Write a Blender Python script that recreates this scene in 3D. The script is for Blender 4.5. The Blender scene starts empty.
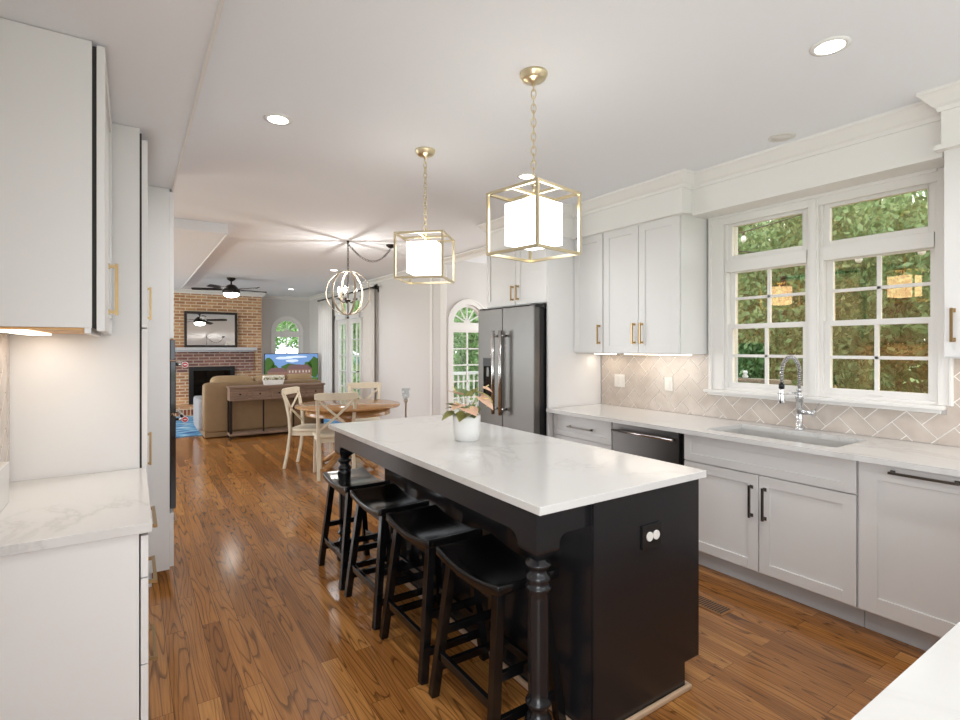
import bpy, bmesh, math, random
from mathutils import Vector, Matrix
random.seed(4)
S = bpy.context.scene
COL = S.collection
PI = math.pi

# ------------------------------------------------------------------ camera, world, light, exposure
cam = bpy.data.cameras.new('camera'); co = bpy.data.objects.new('camera', cam); COL.objects.link(co)
cam.sensor_width = 36; cam.lens = 522.67 / 960 * 36
cam.shift_y = -(360 - 346.7) / 960
co.location = (0, 0, 1.45)
co.rotation_euler = (PI / 2, 0, -math.radians(33.656))
cam.clip_start = 0.03
S.camera = co

def lin(c):
    c = c / 255
    return c / 12.92 if c <= .04045 else ((c + .055) / 1.055) ** 2.4
def rgb(r, g, b): return (lin(r), lin(g), lin(b), 1)

w = bpy.data.worlds.new('sky'); S.world = w; w.use_nodes = True
bg = w.node_tree.nodes['Background']; bg.inputs[0].default_value = (.88, .94, 1, 1); bg.inputs[1].default_value = 2.6
S.view_settings.view_transform = 'Standard'; S.view_settings.look = 'None'
S.view_settings.gamma = 1; S.view_settings.use_curve_mapping = False
S.view_settings.exposure = 0.30

def area(name, loc, rot, sx, sy, watts, color=(1, 1, 1), spread=PI):
    l = bpy.data.lights.new(name, 'AREA'); l.shape = 'RECTANGLE'; l.size = sx; l.size_y = sy
    l.energy = watts; l.color = color; l.spread = spread
    o = bpy.data.objects.new(name, l); COL.objects.link(o); o.location = loc; o.rotation_euler = rot
    return o
# added fill lamps at made-up openings behind the camera, left and nook
area('fill_back', (1.6, -2.35, 1.5), (-PI / 2, 0, PI), 3.6, 2.0, 27, (.90, .95, 1))
area('fill_back_left', (-.38, -.9, 1.15), (0, -PI / 2, 0), 1.6, 2.2, 40, (.92, .96, 1))
area('fill_nook', (5.55, 5.45, 1.4), (0, PI / 2, 0), 1.9, 1.4, 30, (.95, .98, 1))
area('fill_living_left', (-2.85, 8.8, 1.4), (0, -PI / 2, 0), 2.0, 6.0, 125, (.94, .97, 1))

# ------------------------------------------------------------------ materials
MATS = {}
def mat(name, col, rough=.5, metal=0, emit=None, es=1, spec=.5, coat=0, noise=0, nscale=20, bump=0, bscale=200, trans=0):
    m = bpy.data.materials.new(name); m.use_nodes = True
    nt = m.node_tree; N = nt.nodes; L = nt.links; p = N['Principled BSDF']
    p.inputs['Base Color'].default_value = rgb(*col)
    p.inputs['Roughness'].default_value = rough; p.inputs['Metallic'].default_value = metal
    p.inputs['Specular IOR Level'].default_value = spec
    p.inputs['Coat Weight'].default_value = coat
    p.inputs['Transmission Weight'].default_value = trans
    if emit:
        p.inputs['Emission Color'].default_value = rgb(*emit); p.inputs['Emission Strength'].default_value = es
    if noise or bump:
        tc = N.new('ShaderNodeTexCoord')
    if noise:
        n = N.new('ShaderNodeTexNoise'); n.inputs['Scale'].default_value = nscale; n.inputs['Detail'].default_value = 5
        L.new(tc.outputs['Object'], n.inputs['Vector'])
        mx = N.new('ShaderNodeMix'); mx.data_type = 'RGBA'
        mx.inputs[6].default_value = rgb(*[max(0, c * (1 - noise)) for c in col])
        mx.inputs[7].default_value = rgb(*[min(255, c * (1 + noise)) for c in col])
        L.new(n.outputs['Fac'], mx.inputs[0]); L.new(mx.outputs[2], p.inputs['Base Color'])
    if bump:
        n = N.new('ShaderNodeTexNoise'); n.inputs['Scale'].default_value = bscale
        L.new(tc.outputs['Object'], n.inputs['Vector'])
        b = N.new('ShaderNodeBump'); b.inputs['Strength'].default_value = bump; b.inputs['Distance'].default_value = .002
        L.new(n.outputs['Fac'], b.inputs['Height']); L.new(b.outputs[0], p.inputs['Normal'])
    MATS[name] = m
    return m

def node_mat(name):
    m = bpy.data.materials.new(name); m.use_nodes = True
    MATS[name] = m
    return m, m.node_tree.nodes, m.node_tree.links, m.node_tree.nodes['Principled BSDF']

def math_n(N, L, op, a, b=None, c=None):
    n = N.new('ShaderNodeMath'); n.operation = op
    for i, v in enumerate((a, b, c)):
        if v is None: continue
        if isinstance(v, (int, float)): n.inputs[i].default_value = v
        else: L.new(v, n.inputs[i])
    return n.outputs[0]
def ramp(N, L, fac, stops):
    r = N.new('ShaderNodeValToRGB'); e = r.color_ramp.elements
    while len(e) < len(stops): e.new(.5)
    for q, (pos, col) in zip(e, stops): q.position = pos; q.color = col
    L.new(fac, r.inputs[0]); return r.outputs[0]

wall_m = mat('wall_paint', (220, 216, 213), .8, bump=.06, bscale=300)
ceil_m = mat('ceiling_paint', (242, 244, 248), .85, bump=.05, bscale=300)
cab_m = mat('cabinet_paint', (229, 227, 225), .38, noise=.006, nscale=3)
trim_m = mat('trim_paint', (238, 235, 231), .45, noise=.006, nscale=3)
toe_m = mat('toe_kick_paint', (205, 205, 206), .5, noise=.01)
gap_m = mat('gap_shade', (60, 58, 56), .8, noise=.05)  # dark colour standing in for shade inside gaps and slots
navy_m = mat('island_paint', (30, 30, 33), .24, noise=.04, nscale=6, bump=.04)
stool_m = mat('black_lacquer', (13, 13, 14), .15, noise=.1, nscale=9, bump=.05, bscale=40)
brass_m = mat('champagne_brass', (226, 212, 178), .3, 1, noise=.03)
gold_m = mat('satin_gold', (164, 138, 98), .32, 1, noise=.03)
pewter_m = mat('pewter', (110, 104, 98), .35, 1, noise=.03)
chrome_m = mat('chrome', (225, 226, 228), .08, 1, noise=.01)
steel_m = mat('stainless_steel', (112, 109, 106), .34, 1, noise=.03, nscale=4)
dsteel_m = mat('dark_stainless', (112, 109, 107), .32, 1, noise=.04, nscale=5)
lsteel_m = mat('light_stainless', (215, 214, 212), .22, 1, noise=.02)
sink_m = mat('sink_steel', (205, 203, 200), .45, .45, noise=.03)
black_m = mat('black_plastic', (18, 18, 19), .35, noise=.1)
bglass_m = mat('black_glass', (8, 8, 9), .06, noise=.1)
shade_m = mat('lit_shade', (255, 252, 244), .6, emit=(250, 252, 255), es=2.5, noise=.003)
lamp_m = mat('lit_diffuser', (255, 255, 250), .5, emit=(255, 250, 240), es=9, noise=.003)
off_m = mat('unlit_diffuser', (225, 222, 216), .6, noise=.01)
bulb_m = mat('lit_bulb', (255, 250, 235), .4, emit=(255, 244, 225), es=30, noise=.003)
strip_m = mat('lit_strip', (255, 240, 215), .4, emit=(255, 238, 215), es=3, noise=.003)
iron_m = mat('dark_bronze', (46, 38, 33), .4, .7, noise=.1)
fan_m = mat('fan_bronze', (38, 33, 30), .45, .4, noise=.1)
greywood_m = mat('weathered_ring', (176, 160, 142), .5, noise=.12, nscale=15)
cream_m = mat('cream_paint', (230, 218, 194), .45, noise=.04, nscale=12, bump=.05, bscale=60)
sofa_m = mat('tan_leather', (136, 110, 78), .55, noise=.08, nscale=8, bump=.2, bscale=60)
cush_m = mat('tan_cushion', (164, 138, 102), .6, noise=.07, nscale=8, bump=.2, bscale=60)
bluegrey_m = mat('blue_grey_fabric', (150, 150, 152), .85, noise=.06, nscale=18)
curtain_m = mat('curtain_linen', (226, 221, 215), .9, noise=.02, nscale=14)
white_m = mat('white_ceramic', (240, 239, 236), .25, noise=.01)
petalw_m = mat('white_petals', (240, 236, 222), .7, noise=.04)
peach_m = mat('peach_petals', (226, 186, 158), .5, noise=.07, nscale=30)
spad_m = mat('cream_spadix', (236, 218, 150), .6, noise=.05)
leaf_m = mat('houseplant_leaf', (92, 110, 56), .45, noise=.22, nscale=30)
olive_m = mat('olive_leaf', (150, 150, 84), .5, noise=.15, nscale=30)
mantel_m = mat('mantel_paint', (206, 204, 204), .5, noise=.02)
mirror_m = mat('mirror_glass', (225, 226, 226), .02, 1, noise=.002)
espresso_m = mat('espresso_wood', (40, 30, 26), .4, noise=.15, nscale=20)
shoe_m = mat('shoe_moulding_oak', (206, 176, 146), .5, noise=.06, nscale=14)
plate_m = mat('outlet_plate', (238, 234, 228), .4, noise=.01)
red_m = mat('red_medallion', (200, 34, 40), .3, noise=.02)
under_m = mat('maple_underside', (214, 166, 104), .5, noise=.05, nscale=14)
vent_m = mat('vent_wood', (150, 104, 60), .5, noise=.08)
deck_m = mat('weathered_deck', (150, 140, 126), .8, noise=.1)
rail_m = mat('white_railing', (235, 235, 232), .6, noise=.02)
grass_m = mat('lawn', (92, 122, 60), .95, noise=.25, nscale=4)
bark_m = mat('bark', (92, 74, 58), .9, noise=.25, nscale=14, bump=.6, bscale=30)
stone_m = mat('outdoor_cushion', (225, 190, 170), .8, noise=.08)

# window glass: clear with a Fresnel reflection
def make_glass(name, tint, refl, base=.045):
    m, N, L, p = node_mat(name)
    N.remove(p); out = N['Material Output']
    t = N.new('ShaderNodeBsdfTransparent'); t.inputs[0].default_value = tint
    g = N.new('ShaderNodeBsdfGlossy'); g.inputs[0].default_value = refl; g.inputs[1].default_value = .01
    lw = N.new('ShaderNodeLayerWeight'); f = N.new('ShaderNodeMath'); f.operation = 'POWER'; L.new(lw.outputs['Facing'], f.inputs[0]); f.inputs[1].default_value = 5
    f2 = N.new('ShaderNodeMath'); f2.operation = 'MULTIPLY_ADD'; L.new(f.outputs[0], f2.inputs[0]); f2.inputs[1].default_value = .9; f2.inputs[2].default_value = base
    mx = N.new('ShaderNodeMixShader'); L.new(f2.outputs[0], mx.inputs[0]); L.new(t.outputs[0], mx.inputs[1]); L.new(g.outputs[0], mx.inputs[2])
    L.new(mx.outputs[0], out.inputs[0]); return m
glass_m = make_glass('window_glass', (.97, .98, .97, 1), (1, 1, 1, 1))
glassk_m = make_glass('coated_window_glass', (.96, .97, .94, 1), (1, .62, .30, 1), .14)
clear_m = make_glass('clear_glass', (.9, .92, .93, 1), (1, 1, 1, 1))

# oak floor: boards run along Y
def floor_material():
    m, N, L, p = node_mat('oak_floor')
    tc = N.new('ShaderNodeTexCoord'); sp = N.new('ShaderNodeSeparateXYZ'); L.new(tc.outputs['Object'], sp.inputs[0])
    cb = N.new('ShaderNodeCombineXYZ'); L.new(sp.outputs[1], cb.inputs[0]); L.new(sp.outputs[0], cb.inputs[1])
    br = N.new('ShaderNodeTexBrick'); L.new(cb.outputs[0], br.inputs['Vector'])
    br.inputs['Color1'].default_value = (0, 0, 0, 1); br.inputs['Color2'].default_value = (1, 1, 1, 1); br.inputs['Mortar'].default_value = (.5, .5, .5, 1)
    br.inputs['Scale'].default_value = 1; br.inputs['Brick Width'].default_value = 1.05; br.inputs['Row Height'].default_value = .083
    br.inputs['Mortar Size'].default_value = .0011; br.inputs['Mortar Smooth'].default_value = .1; br.inputs['Bias'].default_value = 0
    br.offset = .37; br.offset_frequency = 2
    row = math_n(N, L, 'FLOOR', math_n(N, L, 'DIVIDE', sp.outputs[0], .083))
    rnd = N.new('ShaderNodeSeparateColor'); L.new(br.outputs['Color'], rnd.inputs[0]); r = rnd.outputs[0]
    off = math_n(N, L, 'ADD', math_n(N, L, 'MULTIPLY', row, 3.71), math_n(N, L, 'MULTIPLY', r, 37))
    # contours of a stretched noise give the cathedral grain
    c2 = N.new('ShaderNodeCombineXYZ')
    L.new(math_n(N, L, 'MULTIPLY', sp.outputs[0], 11.0), c2.inputs[0])
    L.new(math_n(N, L, 'MULTIPLY', sp.outputs[1], .8), c2.inputs[1]); L.new(off, c2.inputs[2])
    n1 = N.new('ShaderNodeTexNoise'); n1.inputs['Scale'].default_value = 1.0; n1.inputs['Detail'].default_value = 1.2; n1.inputs['Roughness'].default_value = .4
    L.new(c2.outputs[0], n1.inputs['Vector'])
    fr = math_n(N, L, 'FRACT', math_n(N, L, 'MULTIPLY', n1.outputs['Fac'], 17))
    g1 = ramp(N, L, fr, [(0, (.05, .03, .02, 1)), (.10, (.3, .27, .25, 1)), (.24, (.95, .95, .95, 1)), (.6, (1, 1, 1, 1)), (1, (.85, .83, .8, 1))])
    c3 = N.new('ShaderNodeCombineXYZ')
    L.new(math_n(N, L, 'MULTIPLY', sp.outputs[0], 150), c3.inputs[0]); L.new(math_n(N, L, 'MULTIPLY', sp.outputs[1], 3.5), c3.inputs[1]); L.new(off, c3.inputs[2])
    n2 = N.new('ShaderNodeTexNoise'); n2.inputs['Scale'].default_value = 1; n2.inputs['Detail'].default_value = 3
    L.new(c3.outputs[0], n2.inputs['Vector'])
    big = N.new('ShaderNodeTexNoise'); big.inputs['Scale'].default_value = 1.1; big.inputs['Detail'].default_value = 2; L.new(tc.outputs['Object'], big.inputs['Vector'])
    plank = ramp(N, L, math_n(N, L, 'ADD', math_n(N, L, 'MULTIPLY', r, .75), math_n(N, L, 'MULTIPLY', big.outputs['Fac'], .3)),
                 [(0, rgb(138, 88, 44)), (.35, rgb(160, 106, 54)), (.7, rgb(180, 122, 64)), (1, rgb(204, 146, 82))])
    m1 = N.new('ShaderNodeMix'); m1.data_type = 'RGBA'; m1.blend_type = 'MULTIPLY'; m1.inputs[0].default_value = .68
    L.new(plank, m1.inputs[6]); L.new(g1, m1.inputs[7])
    m2 = N.new('ShaderNodeMix'); m2.data_type = 'RGBA'; m2.blend_type = 'MULTIPLY'; m2.inputs[0].default_value = .55
    L.new(m1.outputs[2], m2.inputs[6]); L.new(ramp(N, L, n2.outputs['Fac'], [(.3, (.45, .4, .36, 1)), (.6, (1, 1, 1, 1))]), m2.inputs[7])
    m3 = N.new('ShaderNodeMix'); m3.data_type = 'RGBA'; L.new(br.outputs['Fac'], m3.inputs[0])
    L.new(m2.outputs[2], m3.inputs[6]); m3.inputs[7].default_value = rgb(84, 50, 28)
    L.new(m3.outputs[2], p.inputs['Base Color'])
    p.inputs['Roughness'].default_value = .15; p.inputs['Specular IOR Level'].default_value = .5
    b = N.new('ShaderNodeBump'); b.inputs['Strength'].default_value = .25; b.inputs['Distance'].default_value = .002
    L.new(big.outputs['Fac'], b.inputs['Height']); L.new(b.outputs[0], p.inputs['Normal'])
    return m
floor_m = floor_material()

def quartz():
    m, N, L, p = node_mat('white_quartz')
    tc = N.new('ShaderNodeTexCoord')
    n = N.new('ShaderNodeTexNoise'); n.inputs['Scale'].default_value = 1.6; n.inputs['Detail'].default_value = 8; n.inputs['Roughness'].default_value = .62; n.inputs['Distortion'].default_value = .7
    L.new(tc.outputs['Object'], n.inputs['Vector'])
    n2 = N.new('ShaderNodeTexNoise'); n2.inputs['Scale'].default_value = 1.1; n2.inputs['Detail'].default_value = 3; L.new(tc.outputs['Object'], n2.inputs['Vector'])
    d = math_n(N, L, 'ABSOLUTE', math_n(N, L, 'SUBTRACT', n.outputs['Fac'], .5))
    v = ramp(N, L, d, [(0, (1, 1, 1, 1)), (.018, (.25, .25, .25, 1)), (.05, (0, 0, 0, 1))])
    k = ramp(N, L, n2.outputs['Fac'], [(.45, (0, 0, 0, 1)), (.62, (1, 1, 1, 1))])
    f = math_n(N, L, 'MULTIPLY', math_n(N, L, 'MULTIPLY', v, k), .36)
    mx = N.new('ShaderNodeMix'); mx.data_type = 'RGBA'; L.new(f, mx.inputs[0])
    mx.inputs[6].default_value = rgb(216, 214, 211); mx.inputs[7].default_value = rgb(170, 165, 160)
    L.new(mx.outputs[2], p.inputs['Base Color']); p.inputs['Roughness'].default_value = .16
    return m
quartz_m = quartz()

def wood(name, c1, c2, axis=0, rough=.45, scale=1):
    m, N, L, p = node_mat(name)
    tc = N.new('ShaderNodeTexCoord'); mp = N.new('ShaderNodeMapping'); L.new(tc.outputs['Object'], mp.inputs[0])
    sc = [38 * scale] * 3; sc[axis] = 2.4 * scale; mp.inputs['Scale'].default_value = sc
    n = N.new('ShaderNodeTexNoise'); n.inputs['Scale'].default_value = 1; n.inputs['Detail'].default_value = 6; L.new(mp.outputs[0], n.inputs['Vector'])
    L.new(ramp(N, L, n.outputs['Fac'], [(.3, rgb(*c1)), (.7, rgb(*c2))]), p.inputs['Base Color'])
    p.inputs['Roughness'].default_value = rough
    return m
table_m = wood('honey_oak', (150, 104, 60), (192, 146, 94), 0, .14)
console_m = wood('driftwood', (112, 90, 76), (150, 124, 104), 0, .6)
hearthwood = None

def brick(name, c1, c2, mortar, bw=.21, bh=.068):
    m, N, L, p = node_mat(name)
    tc = N.new('ShaderNodeTexCoord'); sp = N.new('ShaderNodeSeparateXYZ'); L.new(tc.outputs['Object'], sp.inputs[0])
    cb = N.new('ShaderNodeCombineXYZ'); L.new(math_n(N, L, 'ADD', sp.outputs[0], sp.outputs[1]), cb.inputs[0]); L.new(sp.outputs[2], cb.inputs[1])
    br = N.new('ShaderNodeTexBrick'); L.new(cb.outputs[0], br.inputs['Vector'])
    br.inputs['Color1'].default_value = rgb(*c1); br.inputs['Color2'].default_value = rgb(*c2); br.inputs['Mortar'].default_value = rgb(*mortar)
    br.inputs['Scale'].default_value = 1; br.inputs['Brick Width'].default_value = bw; br.inputs['Row Height'].default_value = bh
    br.inputs['Mortar Size'].default_value = .011; br.inputs['Mortar Smooth'].default_value = .2
    n = N.new('ShaderNodeTexNoise'); n.inputs['Scale'].default_value = 14; n.inputs['Detail'].default_value = 4; L.new(tc.outputs['Object'], n.inputs['Vector'])
    mx = N.new('ShaderNodeMix'); mx.data_type = 'RGBA'; mx.blend_type = 'OVERLAY'; mx.inputs[0].default_value = .35
    L.new(br.outputs['Color'], mx.inputs[6]); L.new(n.outputs['Fac'], mx.inputs[7]); L.new(mx.outputs[2], p.inputs['Base Color'])
    b = N.new('ShaderNodeBump'); b.inputs['Strength'].default_value = .6; b.inputs['Distance'].default_value = .008
    L.new(math_n(N, L, 'SUBTRACT', 1, br.outputs['Fac']), b.inputs['Height']); L.new(b.outputs[0], p.inputs['Normal'])
    p.inputs['Roughness'].default_value = .85
    return m
brick_m = brick('tan_brick', (212, 164, 118), (172, 118, 84), (226, 206, 178))
dbrick_m = brick('plum_brick', (150, 106, 92), (116, 78, 72), (182, 160, 146))
sbrick_m = brick('soldier_brick', (168, 96, 64), (128, 70, 52), (214, 196, 170), .068, .2)

def tile_mat():
    m, N, L, p = node_mat('taupe_tile')
    tc = N.new('ShaderNodeTexCoord')
    n = N.new('ShaderNodeTexNoise'); n.inputs['Scale'].default_value = 9; n.inputs['Detail'].default_value = 3; L.new(tc.outputs['Object'], n.inputs['Vector'])
    L.new(ramp(N, L, n.outputs['Fac'], [(.3, rgb(192, 179, 168)), (.7, rgb(210, 198, 187))]), p.inputs['Base Color'])
    p.inputs['Roughness'].default_value = .18
    return m
tile_m = tile_mat()
grout_m = mat('pale_grout', (246, 242, 236), .8, noise=.02)

def rug_material():
    m, N, L, p = node_mat('blue_rug')
    tc = N.new('ShaderNodeTexCoord'); mp = N.new('ShaderNodeMapping'); L.new(tc.outputs['Object'], mp.inputs[0]); mp.inputs['Scale'].default_value = (2.2, 5, 1)
    n = N.new('ShaderNodeTexNoise'); n.inputs['Scale'].default_value = 1.6; n.inputs['Detail'].default_value = 6; L.new(mp.outputs[0], n.inputs['Vector'])
    L.new(ramp(N, L, n.outputs['Fac'], [(.32, rgb(38, 74, 132)), (.45, rgb(70, 130, 185)), (.55, rgb(120, 176, 208)), (.68, rgb(208, 220, 222))]), p.inputs['Base Color'])
    p.inputs['Roughness'].default_value = .95; return m
rug_m = rug_material()

def foliage(name, dark, mid, light):
    m, N, L, p = node_mat(name)
    oi = N.new('ShaderNodeNewGeometry')
    L.new(ramp(N, L, oi.outputs['Random Per Island'], [(0, rgb(*dark)), (.5, rgb(*mid)), (1, rgb(*light))]), p.inputs['Base Color'])
    p.inputs['Roughness'].default_value = .5
    out = N['Material Output']; t = N.new('ShaderNodeBsdfTranslucent'); L.new(N['Color Ramp'].outputs[0], t.inputs[0])
    mx = N.new('ShaderNodeMixShader'); mx.inputs[0].default_value = .42
    L.new(p.outputs[0], mx.inputs[1]); L.new(t.outputs[0], mx.inputs[2]); L.new(mx.outputs[0], out.inputs[0])
    return m
fol_m = foliage('maple_foliage', (72, 112, 66), (110, 154, 98), (180, 212, 160))
fol2_m = foliage('bright_foliage', (120, 166, 92), (166, 206, 128), (212, 234, 182))

# ------------------------------------------------------------------ mesh builder
class MB:
    def __init__(s, T=None): s.v = []; s.f = []; s.T = T; s.sm = []
    def add(s, vs, fs, smooth=False):
        b = len(s.v)
        s.v += [tuple(s.T(*q)) if s.T else tuple(q) for q in vs]
        s.f += [tuple(b + i for i in q) for q in fs]; s.sm += [smooth] * len(fs)
        return s
    def box(s, x0, x1, y0, y1, z0, z1):
        return s.add([(x0, y0, z0), (x1, y0, z0), (x1, y1, z0), (x0, y1, z0), (x0, y0, z1), (x1, y0, z1), (x1, y1, z1), (x0, y1, z1)],
                     [(0, 3, 2, 1), (4, 5, 6, 7), (0, 1, 5, 4), (1, 2, 6, 5), (2, 3, 7, 6), (3, 0, 4, 7)])
    def bar(s, a, b, w, h, up=(0, 0, 1), w2=None, h2=None):
        a = Vector(a); b = Vector(b); d = (b - a).normalized(); u = Vector(up)
        if abs(d.dot(u)) > .98: u = Vector((1, 0, 0)) if abs(d.x) < .9 else Vector((0, 1, 0))
        r = d.cross(u).normalized(); u = r.cross(d).normalized(); w2 = w2 or w; h2 = h2 or h
        vs = []
        for p, ww, hh in ((a, w, h), (b, w2, h2)):
            for i, j in ((-1, -1), (1, -1), (1, 1), (-1, 1)): vs.append(p + r * ww / 2 * i + u * hh / 2 * j)
        return s.add(vs, [(0, 1, 2, 3), (7, 6, 5, 4), (0, 4, 5, 1), (1, 5, 6, 2), (2, 6, 7, 3), (3, 7, 4, 0)])
    def tube(s, pts, r, n=8, closed=False):
        pts = [Vector(p) for p in pts]; m = len(pts); vs = []; fs = []; u = None
        rs = r if isinstance(r, (list, tuple)) else [r] * m
        for i, p in enumerate(pts):
            if closed: d = (pts[(i + 1) % m] - pts[i - 1]).normalized()
            else: d = (pts[min(i + 1, m - 1)] - pts[max(i - 1, 0)]).normalized()
            if u is None: u = d.orthogonal().normalized()
            else:
                u = (u - d * u.dot(d)); u = u.normalized() if u.length > 1e-6 else d.orthogonal().normalized()
            q = d.cross(u)
            for k in range(n):
                t = 2 * PI * k / n; vs.append(p + (u * math.cos(t) + q * math.sin(t)) * rs[i])
        for i in range(m if closed else m - 1):
            a = i * n; b = ((i + 1) % m) * n
            for k in range(n): fs.append((a + k, a + (k + 1) % n, b + (k + 1) % n, b + k))
        s.add(vs, fs, True)
        if not closed:
            s.add(vs[:n], [tuple(range(n))]); s.add(vs[-n:], [tuple(range(n))])
        return s
    def cyl(s, a, b, r, r2=None, n=20):
        return s.tube([a, b], [r, r if r2 is None else r2], n)
    def lathe(s, c, prof, n=24, cap=True, sx=1, sy=1):
        vs = []; fs = []
        for r, z in prof:
            for k in range(n):
                t = 2 * PI * k / n; vs.append((c[0] + r * math.cos(t) * sx, c[1] + r * math.sin(t) * sy, c[2] + z))
        for i in range(len(prof) - 1):
            for k in range(n): fs.append((i * n + k, i * n + (k + 1) % n, (i + 1) * n + (k + 1) % n, (i + 1) * n + k))
        s.add(vs, fs, True)
        if cap: s.add(vs[:n], [tuple(range(n))]); s.add(vs[-n:], [tuple(range(n))])
        return s
    def prism(s, poly, axis, a, b):
        def P(p, t):
            return {'x': (t, p[0], p[1]), 'y': (p[0], t, p[1]), 'z': (p[0], p[1], t)}[axis]
        n = len(poly)
        return s.add([P(p, a) for p in poly] + [P(p, b) for p in poly],
                     [tuple(range(n)), tuple(range(2 * n - 1, n - 1, -1))] + [(i, (i + 1) % n, n + (i + 1) % n, n + i) for i in range(n)])
    def ball(s, c, r, n=12, m=8, sx=1, sy=1, sz=1):
        return s.lathe(c, [(r * math.sin(PI * i / m) + 1e-5, -r * sz * math.cos(PI * i / m)) for i in range(m + 1)], n, False, sx, sy)
    def torus(s, c, R, r, axis='z', n=24, k=6, sx=1, sz=1):
        pts = []
        for i in range(n):
            t = 2 * PI * i / n; a, b = R * math.cos(t) * sx, R * math.sin(t) * sz
            pts.append({'z': (c[0] + a, c[1] + b, c[2]), 'x': (c[0], c[1] + a, c[2] + b), 'y': (c[0] + a, c[1], c[2] + b)}[axis])
        return s.tube(pts, r, k, True)

ORG = {}
def build(name, mb, m, parent=None, bevel=0, seg=2, fix=True):
    me = bpy.data.meshes.new(name)
    if parent is not None: o0 = ORG[parent.name]
    else:
        xs = [v[0] for v in mb.v]; ys = [v[1] for v in mb.v]; zs = [v[2] for v in mb.v]
        o0 = Vector(((min(xs) + max(xs)) / 2, (min(ys) + max(ys)) / 2, min(zs)))
    me.from_pydata([(v[0] - o0.x, v[1] - o0.y, v[2] - o0.z) for v in mb.v], [], mb.f)
    me.polygons.foreach_set('use_smooth', mb.sm)
    if fix:
        b = bmesh.new(); b.from_mesh(me); bmesh.ops.remove_doubles(b, verts=b.verts, dist=1e-6)
        bmesh.ops.recalc_face_normals(b, faces=b.faces); b.to_mesh(me); b.free()
    me.materials.append(m)
    o = bpy.data.objects.new(name, me); COL.objects.link(o)
    if parent is not None: o.parent = parent; ORG[o.name] = o0
    else: o.location = o0; ORG[o.name] = o0
    if bevel:
        md = o.modifiers.new('bevel', 'BEVEL'); md.width = bevel; md.segments = seg; md.limit_method = 'ANGLE'; md.angle_limit = math.radians(50)
    return o
def thing(name, loc, label, cat, group=None, rz=0):
    o = bpy.data.objects.new(name, None); COL.objects.link(o); o.location = loc; o.rotation_euler = (0, 0, rz)
    o.empty_display_size = .1
    o['label'] = label; o['category'] = cat
    if group: o['group'] = group
    ORG[o.name] = Vector(loc)
    return o
def lthing(name, label, cat, group=None):   # built around the origin, placed afterwards
    return thing(name, (0, 0, 0), label, cat, group)
def place(o, loc, rz=0): o.location = loc; o.rotation_euler = (0, 0, rz)
def tag(o, label, cat, group=None):
    o['label'] = label; o['category'] = cat
    if group: o['group'] = group
    return o
def struct(name, mb, m, bevel=0, parent=None, label=None, cat=None):
    o = build(name, mb, m, parent, bevel); 
    if parent is None: o['kind'] = 'structure'
    if label: o['label'] = label
    if cat: o['category'] = cat
    return o
def sthing(name, loc, label, cat):
    o = thing(name, loc, label, cat); o['kind'] = 'structure'; return o
def dup(root, loc, rz=0, label=None):
    r = root.copy(); COL.objects.link(r); r.location = loc; r.rotation_euler = (0, 0, rz)
    if label: r['label'] = label
    for ch in [c for c in bpy.data.objects if c.parent == root]:
        c = ch.copy(); COL.objects.link(c); c.parent = r
        for g in [q for q in bpy.data.objects if q.parent == ch]:
            d = g.copy(); COL.objects.link(d); d.parent = c
    return r

C = 2.70        # ceiling
KX = 3.68       # kitchen window wall
LX = 3.76       # dining and living outer wall
NY = 6.50       # nook wall
FY = 13.50      # far wall

# walls with openings; openings (u0,u1,z0,z1[,arch]) arch = True puts a half circle on top
def wall_cells(mb, axis, t0, t1, u0, u1, z0, z1, ops):
    us = sorted({u0, u1} | {v for o in ops for v in o[:2]})
    def bx(a, b, c, d):
        if axis == 'x': mb.box(t0, t1, a, b, c, d)
        else: mb.box(a, b, t0, t1, c, d)
    for a, b in zip(us, us[1:]):
        col = sorted([o for o in ops if o[0] <= a + 1e-6 and o[1] >= b - 1e-6], key=lambda o: o[2])
        z = z0
        for o in col:
            top = o[3] + ((o[1] - o[0]) / 2 if len(o) > 4 else 0)
            if o[2] > z + 1e-6: bx(a, b, z, o[2])
            if len(o) > 4:
                r = (o[1] - o[0]) / 2; c = (o[0] + o[1]) / 2; n = 20
                for k in range(n):
                    p, q = PI - PI * k / n, PI - PI * (k + 1) / n
                    poly = [(c + r * math.cos(p), o[3] + r * math.sin(p)), (c + r * math.cos(q), o[3] + r * math.sin(q)), (c + r * math.cos(q), top + .001), (c + r * math.cos(p), top + .001)]
                    mb.prism(poly, axis, t0, t1)
            z = top
        if z1 > z + 1e-6: bx(a, b, z, z1)
    return mb

# ------------------------------------------------------------------ the shell
struct('floor', MB().box(-3.0, 5.6, -2.5, FY + .1, -.1, 0), floor_m)
struct('ceiling', MB().box(-3.0, 3.9, -2.5, FY + .1, C, C + .1).box(3.9, 5.6, 4.35, NY + .15, C, C + .1), ceil_m)
struct('wall_right', wall_cells(MB(), 'x', KX, KX + .18, -2.5, 4.45, 0, C, [(.99, 2.235, 1.115, 2.40)]), wall_m)
struct('wall_right_living', wall_cells(MB(), 'x', LX, LX + .082, NY, FY, 0, C, [(9.15, 11.45, 0, 2.50)]), wall_m)
struct('wall_nook', wall_cells(MB(), 'y', NY - .002, NY + .15, LX + .002, 5.6, 0, C, [(3.845, 4.405, .12, 1.79, True)]), wall_m)
struct('wall_nook_right', wall_cells(MB(), 'x', 5.6, 5.75, 4.3, NY + .15, 0, C, [(4.7, 6.2, .4, 2.4)]), wall_m)  # opening added to brighten the nook
struct('wall_nook_near', MB().box(KX + .18, 5.75, 4.3, 4.45, 0, C), wall_m)
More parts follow.
